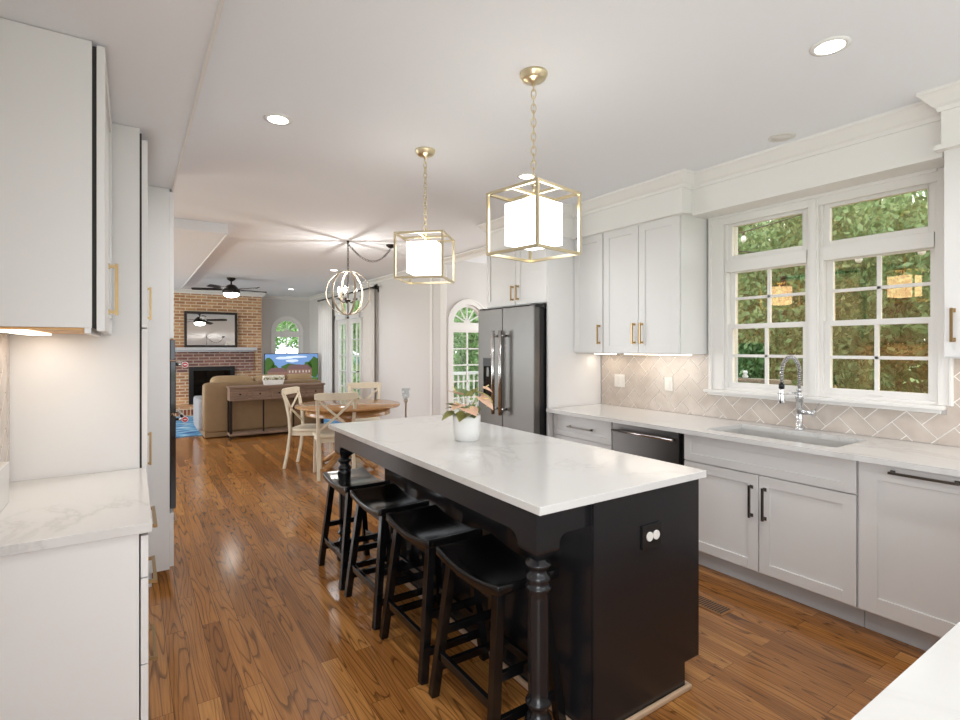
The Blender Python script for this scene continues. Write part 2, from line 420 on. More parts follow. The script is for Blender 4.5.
struct('wall_far', wall_cells(MB(), 'y', FY, FY + .15, -3, LX + .18, 0, C, [(2.91, 3.53, .7, 1.82, True)]), wall_m)
struct('wall_left', wall_cells(MB(), 'x', -.56, -.41, -2.5, 4.5, 0, C, [(-2.1, .3, .3, 2.1)]), wall_m)  # opening behind the camera added to let fill light in
struct('wall_left_hall', MB().box(-3.0, -.56, 4.35, 4.5, 0, C), wall_m)
struct('wall_left_living', wall_cells(MB(), 'x', -3.15, -3.0, 4.35, FY + .15, 0, C, [(5.6, 8.4, .3, 2.35), (9.2, 12.4, .3, 2.35)]), wall_m)  # unseen openings added to light the living room
struct('wall_back', wall_cells(MB(), 'y', -2.65, -2.5, -.56, KX + .18, 0, C, [(-.1, 2.4, .9, 2.3)]), wall_m)  # unseen opening added for fill light from behind
# dropped ceilings
struct('ceiling_soffit_left', MB().box(-.41, .210, -2.5, 4.42, 2.42, C), ceil_m)
struct('ceiling_soffit_living', MB().box(-3.0, .815, 5.86, 12.1, 2.60, C), ceil_m)
# header over the window and bulkheads over the cabinets
struct('ceiling_bulkhead_right', MB().box(3.30, KX, 2.33, 3.45, 2.425, C).box(3.04, KX, 3.45, 4.42, 2.425, C).box(3.42, KX, .88, 2.33, 2.425, C).box(3.30, KX, -.6, .88, 2.425, C), trim_m)

def crown(name, pts, inward, zt=C, depth=.075, drop=.10):
    # pts: run in plan; inward: +1/-1 side the moulding projects to (left of travel = +1)
    prof = [(0, -drop), (.012, -drop), (.016, -drop + .02), (.03, -drop + .03), (.05, -drop * .42), (.066, -.022), (depth, -.016), (depth, 0), (0, 0)]
    mb = MB(); n = len(pts); P = [Vector((a, b)) for a, b in pts]
    def off(i, d):
        dirs = []
        if i > 0: dirs.append((P[i] - P[i - 1]).normalized())
        if i < n - 1: dirs.append((P[i + 1] - P[i]).normalized())
        ns = [Vector((-q.y, q.x)) * inward for q in dirs]
        if len(ns) == 1: return P[i] + ns[0] * d
        m = (ns[0] + ns[1]).normalized(); return P[i] + m * (d / max(.2, m.dot(ns[0])))
    rings = [[(*off(i, a), zt + b) for a, b in prof] for i in range(n)]
    k = len(prof)
    vs = [v for r in rings for v in r]
    fs = [(i * k + j, i * k + (j + 1) % k, (i + 1) * k + (j + 1) % k, (i + 1) * k + j) for i in range(n - 1) for j in range(k)]
    fs += [tuple(range(k)), tuple(range((n - 1) * k, n * k))]
    mb.add(vs, fs)
    return struct(name, mb, trim_m)
crown('trim_1', [(3.30, -.4), (3.30, .88), (3.42, .88), (3.42, 2.33), (3.30, 2.33), (3.30, 3.45), (3.04, 3.45), (3.04, 4.42), (KX, 4.42)], 1)
struct('trim_2', MB().box(3.395, 3.45, .90, 2.31, 2.405, 2.432).box(3.275, 3.33, 2.33 - .02, 3.45, 2.412, 2.436).box(3.275, 3.33, -.4, .90, 2.412, 2.436), trim_m)   # ledge moulding below the frieze
# beam and crown into the nook
struct('trim_3', MB().box(3.70, LX, 4.45, NY, 2.62, C), trim_m)
crown('trim_4', [(3.70, 4.43), (3.70, NY), (LX, NY), (LX, FY)], 1, C, .05, .07)
crown('trim_5', [(LX, FY), (2.56, FY), (2.56, 13.1), (.2, 13.1)], 1, C, .06, .08)
struct('trim_6', MB().box(.803, .818, 5.855, 12.1, 2.592, 2.604), trim_m)  # thin bead added to draw the bright edge line of the living soffit
struct('trim_9', MB().box(.204, .215, -2.5, 4.42, 2.412, 2.423), trim_m)  # bead added so the left soffit shows a bright edge line
struct('trim_7', MB().box(LX - .02, LX, NY, NY + .16, 0, 2.63).box(LX - .012, LX, NY + .42, NY + .5, .1, 2.63), trim_m)
struct('baseboard_right', MB().box(LX - .016, LX, NY + .16, 9.06, 0, .13).box(LX - .016, LX, 11.55, FY, 0, .13), trim_m)
struct('baseboard_far', MB().box(2.56, LX, FY - .016, FY, 0, .13), trim_m)

# ------------------------------------------------------------------ kitchen window (structure with parts)
def rect_frame(mb, axis, t0, t1, u0, u1, z0, z1, w, wb=None):
    wb = w if wb is None else wb
    def bx(a, b, c, d):
        if axis == 'x': mb.box(t0, t1, a, b, c, d)
        else: mb.box(a, b, t0, t1, c, d)
    bx(u0, u0 + w, z0, z1); bx(u1 - w, u1, z0, z1); bx(u0 + w, u1 - w, z0, z0 + wb); bx(u0 + w, u1 - w, z1 - w, z1)
    return mb
W1 = sthing('window_1', (KX, 1.64, 1.11), 'white double window over the sink with transoms and grid sashes', 'window')
m = MB()
m.box(KX - .022, KX + .0, 2.235, 2.345, 1.13, 2.425).box(KX - .022, KX, .925, .99, 1.13, 2.425)   # side casings
m.box(KX - .022, KX, .99, 2.235, 2.355, 2.425)                                                # head
m.box(KX - .026, KX + .08, 1.585, 1.645, 1.13, 2.40)                                               # mullion
m.box(KX - .036, KX - .022, 2.32, 2.345, 1.13, 2.425).box(KX - .036, KX - .022, .925, .94, 1.13, 2.425)
m.box(KX - .034, KX - .022, .99, 2.32, 2.405, 2.425).box(KX - .034, KX - .026, 1.598, 1.632, 1.13, 2.40)
build('window_casing', m, trim_m, W1, .003)
m = MB().box(KX - .065, KX + .05, .955, 2.37, 1.108, 1.130).box(KX - .03, KX - .002, .975, 2.35, 1.085, 1.108)
build('window_sill', m, trim_m, W1, .004)
for (a, b) in ((1.645, 2.235), (.99, 1.585)):
    m = rect_frame(MB(), 'x', KX, KX + .10, a, b, 1.13, 2.40, .018)
    m.box(KX - .008, KX + .07, a + .02, b - .02, 2.0, 2.085)
    build('window_frame', m, trim_m, W1, .002)
    f = build('transom_sash', rect_frame(MB(), 'x', KX + .012, KX + .05, a + .015, b - .015, 2.085, 2.372, .036), trim_m, W1, .003)
    build('pane', MB().box(KX + .030, KX + .034, a + .04, b - .04, 2.11, 2.345), glassk_m, f)
    # lower and upper sashes, each with a 2 x 2 grid
    for (z0, z1, x0, wb) in ((1.135, 1.615, KX + .018, .052), (1.585, 2.03, KX + .052, .03)):
        f = rect_frame(MB(), 'x', x0, x0 + .034, a + .018, b - .018, z0, z1, .034, wb)
        yc = (a + b) / 2; zc = (z0 + wb + z1 - .034) / 2
        f.box(x0 + .006, x0 + .028, yc - .011, yc + .011, z0 + wb, z1 - .034).box(x0 + .006, x0 + .028, a + .052, b - .052, zc - .010, zc + .010)
        s = build('sash', f, trim_m, W1, .002)
        build('pane', MB().box(x0 + .015, x0 + .019, a + .045, b - .045, z0 + .03, z1 - .03), glassk_m, s)
        if z0 < 1.2: build('sash_lift', MB().box(x0 - .006, x0 + .002, yc - .035, yc + .035, z0 + .022, z0 + .034), trim_m, s, .002)

# ------------------------------------------------------------------ arched windows
def arch_window(name, cx, Y, zb, zs, R, label, cols=2, rowh=.24, door=False, zrail=None):
    W = sthing(name, (cx, Y, zb), label, 'window')
    # casing on the room face
    def ring(mb, r0, r1, y0, y1, n=24):
        for k in range(n):
            a, b = PI * k / n, PI * (k + 1) / n
            mb.prism([(cx + r0 * math.cos(a), zs + r0 * math.sin(a)), (cx + r1 * math.cos(a), zs + r1 * math.sin(a)), (cx + r1 * math.cos(b), zs + r1 * math.sin(b)), (cx + r0 * math.cos(b), zs + r0 * math.sin(b))], 'y', y0, y1)
    m = MB(); ring(m, R, R + .075, Y - .02, Y); ring(m, R + .055, R + .08, Y - .03, Y - .02)
    m.box(cx - R - .075, cx - R, Y - .02, Y, zb - .02, zs).box(cx + R, cx + R + .075, Y - .02, Y, zb - .02, zs)
    build('window_casing', m, trim_m, W)
    m = MB(); ring(m, R - .035, R - .001, Y + .02, Y + .08)
    m.box(cx - R + .001, cx + R - .001, Y + .0, Y + .08, zs - .10, zs + .012)   # rail under the arch
    build('arch_frame', m, trim_m, W)
    m = MB()
    for k in range(1, 6):
        a = PI * k / 6
        m.bar((cx + .045 * math.cos(a), Y + .045, zs + .012 + .045 * math.sin(a)), (cx + (R - .03) * math.cos(a), Y + .045, zs + (R - .03) * math.sin(a)), .014, .02, (0, 1, 0))
    m.lathe((cx, Y + .045, zs + .01), [(.0001, 0)], 3, False)
    for k in range(8):
        a, b = PI * k / 8, PI * (k + 1) / 8
        m.prism([(cx, zs + .01), (cx + .055 * math.cos(a), zs + .01 + .055 * math.sin(a)), (cx + .055 * math.cos(b), zs + .01 + .055 * math.sin(b))], 'y', Y + .035, Y + .055)
    build('sunburst_grille', m, trim_m, W)
    pts = [(cx + (R - .03) * math.cos(PI * k / 20), zs + (R - .03) * math.sin(PI * k / 20)) for k in range(21)]
    build('pane', MB().prism(pts, 'y', Y + .052, Y + .055), glass_m, W)
    zt = zs - .10
    s = build('sash', rect_frame(MB(), 'y', Y + .02, Y + .06, cx - R + .002, cx + R - .002, zb + .005, zt, .03, .06), trim_m, W)
    m = MB(); m.box(cx - .011, cx + .011, Y + .03, Y + .05, zb + .06, zt - .03)
    z = zt - .03 - rowh
    while z > zb + .12:
        m.box(cx - R + .03, cx + R - .03, Y + .03, Y + .05, z - .009, z + .009); z -= rowh
    build('grille', m, trim_m, s)
    build('pane', MB().box(cx - R + .02, cx + R - .02, Y + .052, Y + .055, zb + .05, zt - .02), glass_m, s)
    return W
arch_window('window_2', 4.125, NY, .14, 1.79, .278, 'tall arched white window to the left of the refrigerator')
arch_window('window_3', 3.22, FY, .72, 1.82, .308, 'small arched white window behind the television')

# ------------------------------------------------------------------ french doors
def french(name, y0, y1, label, handle=None, cols=2):
    D = sthing(name, (LX + .05, (y0 + y1) / 2, 0), label, 'door')
    m = rect_frame(MB(), 'x', LX + .04, LX + .085, y0, y1, .02, 2.03, .095, .24)
    build('door_frame', m, trim_m, D, .002)
    g = MB(); a, b = y0 + .095, y1 - .095
    for k in range(1, cols): yy = a + (b - a) * k / cols; g.box(LX + .05, LX + .075, yy - .011, yy + .011, .26, 1.935)
    for k in range(1, 5): zz = .26 + (1.935 - .26) * k / 5; g.box(LX + .05, LX + .075, a, b, zz - .011, zz + .011)
    build('door_grille', g, trim_m, D)
    build('door_glass', MB().box(LX + .061, LX + .064, a - .01, b + .01, .25, 1.945), glass_m, D)
    if handle:
        h = MB().box(LX + .028, LX + .04, handle - .025, handle + .025, .90, 1.0).cyl((LX + .04, handle, .95), (LX - .01, handle, .95), .011).cyl((LX - .005, handle, .95), (LX - .005, handle + .11, .945), .011).cyl((LX + .04, handle, 1.12), (LX + .015, handle, 1.12), .028)
        build('door_handle', h, iron_m, D)
    return D
french('door_1', 10.72, 11.40, 'glazed white side panel beside the left curtain')
french('door_2', 9.92, 10.66, 'white glazed patio door with black lever handle', 9.99)
french('door_3', 9.20, 9.86, 'white glazed panel partly behind the right curtain')
m = MB().box(LX - .02, LX + .1, 10.66, 10.72, 0, 2.46).box(LX - .02, LX + .1, 9.86, 9.92, 0, 2.46)
m.box(LX - .02, LX + .12, 9.15, 11.45, 2.03, 2.13).box(LX - .02, LX + .12, 9.15, 9.20, 0, 2.46).box(LX - .02, LX + .12, 11.40, 11.45, 0, 2.46).box(LX - .02, LX + .12, 9.15, 11.45, 2.42, 2.50)
m.box(LX - .022, LX, 9.05, 9.15, 0, 2.6).box(LX - .022, LX, 11.45, 11.55, 0, 2.6).box(LX - .022, LX, 9.05, 11.55, 2.5, 2.6)
struct('trim_8', m, trim_m)
W4 = sthing('window_4', (LX + .05, 10.3, 2.13), 'row of transom lights above the patio doors', 'window')
for a, b in ((9.2, 9.86), (9.92, 10.66), (10.72, 11.4)):
    s = build('transom_sash', rect_frame(MB(), 'x', LX + .04, LX + .08, a, b, 2.13, 2.42, .03), trim_m, W4)
    build('pane', MB().box(LX + .06, LX + .063, a + .02, b - .02, 2.15, 2.4), glass_m, s)

# curtains
def curtain(y0, y1, label, flare=0):
    mb = MB(); n = 60; zs = [.02, .6, 1.4, 2.0, 2.5]
    vs = []
    for zi, z in enumerate(zs):
        k = 1 + flare * (1 - z / 2.5)
        for i in range(n + 1):
            t = i / n; yy = (y0 + y1) / 2 + (t - .5) * (y1 - y0) * k
            vs.append((LX - .11 + .032 * math.sin(t * 2 * PI * 6 + .3 * zi), yy, z))
    fs = [(j * (n + 1) + i, j * (n + 1) + i + 1, (j + 1) * (n + 1) + i + 1, (j + 1) * (n + 1) + i) for j in range(len(zs) - 1) for i in range(n)]
    mb.add(vs, fs, True)
    o = build('curtain', mb, curtain_m, fix=False); md = o.modifiers.new('thickness', 'SOLIDIFY'); md.thickness = .004
    tag(o, label, 'curtain', 'linen curtains at the patio doors')
curtain(9.0, 9.42, 'pale linen curtain panel hanging at the right of the patio doors', .12)
curtain(11.42, 12.3, 'pale linen curtain panel hanging at the left of the patio doors', .12)
t = thing('curtain_rod', (LX - .11, 10.6, 2.52), 'dark metal curtain rod above the patio doors', 'curtain rod')
build('rod', MB().cyl((LX - .11, 8.92, 2.53), (LX - .11, 12.4, 2.53), .014).cyl((LX - .11, 8.86, 2.53), (LX - .11, 8.92, 2.53), .026), iron_m, t)
for yy in (9.0, 12.33):
    build('bracket', MB().box(LX - .012, LX, yy - .02, yy + .02, 2.45, 2.56).box(LX - .12, LX, yy - .008, yy + .008, 2.505, 2.52), iron_m, t)

# ------------------------------------------------------------------ cabinets
def mapX(x0, s=-1):      # u -> Y, v -> Z, w outward along s*X
    return lambda u, v, w: (x0 + s * w, u, v)
def mapY(y0, s=-1):
    return lambda u, v, w: (u, y0 + s * w, v)
def shaker(T, u0, u1, v0, v1, th=.02, rail=.06):
    m = MB(T)
    m.box(u0, u0 + rail, v0, v1, 0, th); m.box(u1 - rail, u1, v0, v1, 0, th)
    m.box(u0 + rail, u1 - rail, v0, v0 + rail, 0, th); m.box(u0 + rail, u1 - rail, v1 - rail, v1, 0, th)
    m.box(u0 + rail - .001, u1 - rail + .001, v0 + rail - .001, v1 - rail + .001, 0, th - .009)
    return m
def pull(T, u, v, L, vertical=True, out=.034, t=.011):
    m = MB(T); h = L / 2
    if vertical:
        m.box(u - t / 2, u + t / 2, v - h, v + h, out - t, out)
        for q in (v - h + t, v + h - t): m.box(u - t / 2, u + t / 2, q - t / 2, q + t / 2, 0, out - t); m.box(u - t * .9, u + t * .9, q - t * .9, q + t * .9, 0, .004)
    else:
        m.box(u - h, u + h, v - t / 2, v + t / 2, out - t, out)
        for q in (u - h + t, u + h - t): m.box(q - t / 2, q + t / 2, v - t / 2, v + t / 2, 0, out - t); m.box(q - t * .9, q + t * .9, v - t * .9, v + t * .9, 0, .004)
    return m
BX = 3.085   # carcass front; door faces at 3.065
T_base = mapX(BX - .002)
def base(y0, y1, label, name='base_cabinet', open_top=False):
    t = thing(name, (3.38, (y0 + y1) / 2, 0), label, 'cabinet')
    m = MB()
    if open_top: m.box(BX, KX - .01, y0, y1, .115, .135).box(BX, KX - .01, y0, y0 + .018, .135, .884).box(BX, KX - .01, y1 - .018, y1, .135, .884).box(BX, BX + .018, y0 + .018, y1 - .018, .135, .884)
    else: m.box(BX, KX - .01, y0, y1, .115, .884)
    build('carcass', m, cab_m, t)
    build('toe_kick', MB().box(3.15, 3.17, y0, y1, 0, .115), toe_m, t)
    return t
def door(t, u0, u1, v0, v1, T, name='door', rail=.06, hinge=None):
    return build(name, shaker(T, u0 + .002, u1 - .002, v0 + .002, v1 - .002, .02, rail), cab_m, t, .0015)
# drawer base next to the fridge
t = base(2.776, 3.448, 'white drawer base cabinet beside the refrigerator panel')
zz = [(.69, .872), (.41, .69), (.125, .41)]
for k, (a, b) in enumerate(zz):
    d = door(t, 2.78, 3.446, a, b, T_base, 'drawer', .045 if k == 0 else .06)
    build('handle', pull(mapX(3.063), 3.11, (a + b) / 2 + .0, .27, False), pewter_m, d)
# dark built-in drawer microwave
t = thing('built_in_microwave', (3.38, 2.47, 0), 'dark steel built-in appliance with a long bar handle under the worktop', 'appliance')
build('housing', MB().box(BX, KX - .01, 2.156, 2.774, .115, .884), black_m, t)
build('toe_kick', MB().box(3.15, 3.17, 2.156, 2.774, 0, .115), toe_m, t)
d = build('front_panel', MB().box(3.062, BX - .001, 2.185, 2.77, .13, .872), dsteel_m, t, .003)
build('handle', MB().cyl((3.02, 2.20, .822), (3.02, 2.735, .822), .011).cyl((3.02, 2.24, .822), (3.062, 2.24, .822), .009).cyl((3.02, 2.70, .822), (3.062, 2.70, .822), .009), lsteel_m, d)
# sink base
t = base(1.148, 2.150, 'wide white sink base cabinet with one false drawer and two doors', open_top=True)
build('drawer_front', shaker(T_base, 1.152, 2.146, .70, .872, .02, .05), cab_m, t, .0015)
d = door(t, 1.150, 1.648, .125, .695, T_base); build('handle', pull(mapX(3.063), 1.612, .535, .19), pewter_m, d)
d = door(t, 1.650, 2.148, .125, .695, T_base); build('handle', pull(mapX(3.063), 1.690, .535, .19), pewter_m, d)
# panelled dishwasher
t = base(.535, 1.144, 'white panelled dishwasher with a long bar handle at its top', 'dishwasher'); t['category'] = 'dishwasher'
d = door(t, .537, 1.142, .125, .872, T_base, 'front_panel', .08)
build('handle', pull(mapX(3.063), .878, .842, .26, False), pewter_m, d)
t = thing('peninsula_cabinet', (2.0, .0, 0), 'white peninsula base cabinet below the corner worktop', 'cabinet')
build('carcass', MB().box(.62, KX - .01, -.30, .30, .115, .884), cab_m, t)
build('toe_kick', MB().box(.68, KX - .01, -.24, .24, 0, .115), toe_m, t)
build('filler_panel', MB().box(BX - .005, KX - .01, .302, .533, .0, .884), cab_m, t)

# worktop with a sink cut-out
SY0, SY1, SX0, SX1 = 1.262, 2.02, 3.11, 3.525
m = MB(); z0, z1 = .8845, .914; xf = 2.985; xb = KX - .004
m.prism([(.58, -.36), (xb, -.36), (xb, SY0), (xf, SY0), (xf, .33), (.58, .33)], 'z', z0, z1)
m.box(xf, SX0, SY0, SY1, z0, z1).box(SX1, xb, SY0, SY1, z0, z1).box(xf, xb, SY1, 3.45, z0, z1)
tag(build('worktop', m, quartz_m), 'white quartz worktop running below the window and turning into the near peninsula', 'worktop')
t = thing('sink', (3.31, 1.62, .68), 'long undermount stainless steel sink below the window', 'sink')
m = MB(); e = .012
m.box(SX0 - e, SX0, SY0 - e, SY1 + e, .68, .884).box(SX1, SX1 + e, SY0 - e, SY1 + e, .68, .884).box(SX0, SX1, SY0 - e, SY0, .68, .884).box(SX0, SX1, SY1, SY1 + e, .68, .884).box(SX0 - e, SX1 + e, SY0 - e, SY1 + e, .672, .684)
build('basin', m, sink_m, t); build('drain', MB().lathe((3.33, 1.62, .684), [(.05, 0), (.05, .004), (.03, .003)], 20), chrome_m, t)
# faucet
FX, FYY = 3.585, 1.665
t = thing('kitchen_faucet', (FX, FYY, .914), 'chrome spring pull-down faucet behind the sink', 'faucet')
build('body', MB().lathe((FX, FYY, .914), [(.030, 0), (.030, .012), (.021, .016), (.021, .20), (.024, .20), (.024, .225), (.015, .23), (.015, .25), (.018, .25), (.018, .262), (.011, .268)], 20), chrome_m, t)
pts = []; top = .914 + .265; R = .112
for k in range(5): pts.append((FX, FYY, top + .025 * k))
for k in range(1, 19): a = PI * k / 18; pts.append((FX - R + R * math.cos(a), FYY + .0, top + .10 + R * math.sin(a) * .95))
for k in range(1, 3): pts.append((FX - 2 * R, FYY, top + .10 - .035 * k))
build('hose', MB().tube(pts, .009, 10), steel_m, t)
coil = MB(); cp = []
for i in range(len(pts) - 1):
    for q in range(10):
        a = Vector(pts[i]).lerp(Vector(pts[i + 1]), q / 10); d = (Vector(pts[i + 1]) - Vector(pts[i])).normalized(); s1 = Vector((0, 1, 0)); s2 = d.cross(s1)
        ph = (i * 10 + q) * 1.15; cp.append(a + (s1 * math.cos(ph) + s2 * math.sin(ph)) * .0115)
coil.tube(cp, .0022, 4); build('spring', coil, chrome_m, t)
ex = FX - 2 * R; ez = top + .03
h = build('spray_head', MB().lathe((ex, FYY, ez - .115), [(.019, 0), (.022, .01), (.018, .05), (.014, .085), (.014, .10)], 18), chrome_m, t)
build('collar', MB().lathe((ex, FYY, ez - .018), [(.0165, 0), (.0165, .028)], 18), black_m, h)
build('docking_arm', MB().cyl((FX, FYY, .914 + .235), (ex + .01, FYY, ez - .05), .007).torus((ex, FYY, ez - .05), .019, .005), chrome_m, t)
build('lever', MB().cyl((FX, FYY, 1.03), (FX, FYY - .085, 1.03), .017).cyl((FX - .0, FYY - .08, 1.03), (FX - .0, FYY - .092, 1.03), .022).bar((FX, FYY - .086, 1.03), (FX + .0, FYY - .115, 1.095), .012, .007), chrome_m, t)

# backsplash: herringbone of 1:2 tiles at 45 degrees, clipped to the wall area
def clip(poly, axis, val, keep_less):
    out = []
    for i in range(len(poly)):
        a, b = poly[i], poly[(i + 1) % len(poly)]
        ia = (a[axis] <= val) == keep_less; ib = (b[axis] <= val) == keep_less
        if ia: out.append(a)
        if ia != ib:
            t = (val - a[axis]) / (b[axis] - a[axis]); out.append((a[0] + (b[0] - a[0]) * t, a[1] + (b[1] - a[1]) * t))
    return out
def area2(p): return abs(sum(p[i][0] * p[(i + 1) % len(p)][1] - p[(i + 1) % len(p)][0] * p[i][1] for i in range(len(p)))) / 2
def herring(regions, T, w=.098, g=.003, ratio=2):
    u0 = min(r[0] for r in regions); u1 = max(r[1] for r in regions); v0 = min(r[2] for r in regions); v1 = max(r[3] for r in regions)
    mb = MB(T); c = math.cos(PI / 4); n = int(3 * (u1 - u0 + v1 - v0) / w) + 6; L = ratio
    uc, vc = (u0 + u1) / 2, (v0 + v1) / 2
    for i in range(-n, n):
        for j in range(-n, n):
            k = (i - j) % (2 * L)
            if k == 0: r = (i, i + L, j, j + 1)
            elif k == 2 * L - 1: r = (i, i + 1, j, j + L) 
            else: continue
            q = [(r[0] * w + g, r[2] * w + g), (r[1] * w - g, r[2] * w + g), (r[1] * w - g, r[3] * w - g), (r[0] * w + g, r[3] * w - g)]
            q = [(uc + (a - b) * c, vc + (a + b) * c) for a, b in q]
            if max(p[0] for p in q) < u0 or min(p[0] for p in q) > u1 or max(p[1] for p in q) < v0 or min(p[1] for p in q) > v1: continue
            for (a0, a1, b0, b1) in regions:
                p = clip(q, 0, a0, False); p = clip(p, 0, a1, True) if p else p
                p = clip(p, 1, b0, False) if p else p; p = clip(p, 1, b1, True) if p else p
                if len(p) > 2 and area2(p) > 2e-5:
                    m_ = len(p)
                    mb.add([(x, y, .0) for x, y in p] + [(x, y, .006) for x, y in p],
                           [tuple(range(m_)), tuple(range(2 * m_ - 1, m_ - 1, -1))] + [(s, (s + 1) % m_, m_ + (s + 1) % m_, m_ + s) for s in range(m_)])
    return mb
regs = [(.34, 2.35, .916, 1.083), (2.35, 3.448, .916, 1.388), (.34, .954, 1.083, 1.388)]
t = thing('tile_backsplash', (KX - .005, 1.8, .915), 'taupe herringbone tile backsplash with pale grout below the window and wall cabinets', 'backsplash')
build('tiles', herring(regs, mapX(KX - .004)), tile_m, t)
m = MB()
for a, b, c, d in regs: m.box(KX - .007, KX - .001, a, b, c, d)
build('grout', m, grout_m, t)
def outlet(y, z, label, wd=.078):
    t = thing('electrical_outlet', (KX - .012, y, z - .06), label, 'outlet', 'outlets on the tile backsplash')
    build('plate', MB().box(KX - .017, KX - .0105, y - wd / 2, y + wd / 2, z - .058, z + .058), plate_m, t, .002)
    for k in ((-.022, .022) if wd > .1 else (0,)):
        build('socket', MB().box(KX - .020, KX - .016, y + k - .016, y + k + .016, z - .034, z + .034), plate_m, t, .001)
outlet(3.23, 1.145, 'double white outlet plate on the tiles nearer the refrigerator', .12)
outlet(2.712, 1.145, 'single white outlet plate on the tiles between refrigerator side and window')

# wall cabinets
T_up = mapX(3.342)
def wallcab(y0, y1, doors, label, z0=1.392, z1=2.425):
    t = thing('wall_cabinet', (3.5, (y0 + y1) / 2, z0), label, 'cabinet', 'white wall cabinets on the window wall')
    build('carcass', MB().box(3.344, KX - .002, y0, y1, z0, z1), cab_m, t)
    for (a, b, hu) in doors:
        d = door(t, a, b, z0 + .006, z1 - .01, T_up)
        build('handle', pull(mapX(3.322), hu, 1.555, .165), gold_m, d)
    build('light_strip', MB().box(3.52, 3.56, y0 + .06, y1 - .06, z0 - .010, z0 - .001), strip_m, t)
    return t
wallcab(3.112, 3.46, [(3.114, 3.458, 3.148)], 'narrow white single-door wall cabinet beside the refrigerator')
wallcab(2.368, 3.108, [(2.74, 3.106, 2.776), (2.370, 2.738, 2.70)], 'white double-door wall cabinet left of the window')
wallcab(.25, .878, [(.252, .876, .84)], 'white wall cabinet at the right edge of the picture beyond the window')
for y0, y1 in ((3.15, 3.42), (2.45, 3.05), (.4, .8)):
    area('under_cabinet_lamp', (3.54, (y0 + y1) / 2, 1.378), (0, 0, 0), .04, y1 - y0, 0.6 * (y1 - y0) / .6, (1, .90, .78))

# fridge surround
t = thing('refrigerator_surround', (3.35, 3.93, 0), 'white double-door cabinet above the refrigerator with tall end panels on both sides', 'cabinet')
build('end_panel', MB().box(3.02, KX - .01, 3.462, 3.484, 0, 2.424), cab_m, t, .001)
build('end_panel', MB().box(3.02, KX - .01, 4.378, 4.40, 0, 2.424), cab_m, t, .001)
build('carcass', MB().box(3.024, KX - .01, 3.486, 4.376, 1.835, 2.424), cab_m, t)
for a, b, hu in ((3.464, 3.905, 3.865), (3.907, 4.39, 3.945)):
    d = door(t, a, b, 1.84, 2.415, mapX(3.022)); build('handle', pull(mapX(3.002), hu, 1.955, .14), gold_m, d)

# refrigerator
t = thing('refrigerator', (3.25, 3.92, 0), 'stainless steel side-by-side refrigerator with water dispenser', 'refrigerator')
y0, ym, y1 = 3.492, 3.955, 4.365
build('body', MB().box(2.955, 3.64, y0 + .01, y1 - .01, .02, 1.79), black_m, t)
dR = build('door', MB().box(2.885, 2.95, y0, ym - .003, .10, 1.81), steel_m, t, .006)
dL = build('door', MB().box(2.885, 2.95, ym + .003, y1, .10, 1.81), steel_m, t, .006)
build('kick_plate', MB().box(2.92, 2.96, y0, y1, .0, .09), black_m, t)
for ya in (y0, y1 - .07): build('hinge_cover', MB().box(2.90, 3.05, ya, ya + .07, 1.792, 1.825), black_m, t)
for d, yy in ((dR, ym - .06), (dL, ym + .055)):
    build('handle', MB().cyl((2.815, yy, .82), (2.815, yy, 1.60), .0165).cyl((2.815, yy, .87), (2.886, yy, .87), .011).cyl((2.815, yy, 1.55), (2.886, yy, 1.55), .011), lsteel_m, d)
q = build('water_dispenser', MB().box(2.872, 2.886, 4.10, 4.26, 1.26, 1.34), black_m, dL, .002)
m = MB().box(2.876, 2.886, 4.10, 4.115, .98, 1.26).box(2.876, 2.886, 4.245, 4.26, .98, 1.26).box(2.870, 2.886, 4.10, 4.26, .97, .99).box(2.8835, 2.886, 4.115, 4.245, .99, 1.26)
build('dispenser_recess', m, bglass_m, dL); build('dispenser_paddle', MB().box(2.872, 2.884, 4.16, 4.20, 1.16, 1.25), steel_m, dL, .002)

# ------------------------------------------------------------------ island
t = thing('kitchen_island', (1.6, 2.45, 0), 'long navy-black kitchen island with turned corner legs', 'kitchen island')
m = MB().box(1.405, 2.045, 1.372, 3.26, .113, .884).box(1.405, 1.955, 1.372, 3.26, 0, .113)
build('body', m, navy_m, t, .001)
build('end_panel', MB().prism([(1.408, .113 * 0), (1.950, 0), (1.950, .113), (2.048, .113), (2.048, .884), (1.408, .884)], 'y', 1.362, 1.371), navy_m, t, .001)
for k in range(3):
    a = 1.39 + k * .625
    d = build('door', shaker(mapX(2.046, 1), a, a + .61, .13, .70), navy_m, t)
    build('handle', pull(mapX(2.066, 1), a + .57, .60, .14), pewter_m, d)
    d = build('drawer', shaker(mapX(2.046, 1), a, a + .61, .705, .872, .02, .04), navy_m, t)
    build('handle', pull(mapX(2.066, 1), a + .3, .79, .14, False), pewter_m, d)
def apron_end(y0, y1):   # arched apron under the top
    return MB().prism([(1.255, .884), (1.405, .884), (1.405, .78), (1.255, .775)], 'y', y0, y1)
m = MB().prism([(1.488, .884), (3.425, .884), (3.425, .752), (3.41, .775), (3.39, .785), (1.53, .785), (1.505, .775), (1.488, .752)], 'x', 1.153, 1.178)
build('apron', m, navy_m, t, .001)
build('apron', MB().prism([(1.257, .884), (1.406, .884), (1.406, .785), (1.29, .785), (1.272, .775), (1.257, .752)], 'y', 1.386, 1.41), navy_m, t, .001)
build('apron', MB().box(1.25, 1.98, 3.515, 3.538, .775, .884), navy_m, t, .001)
build('apron', MB().box(2.02, 2.043, 3.26, 3.46, .775, .884), navy_m, t, .001)
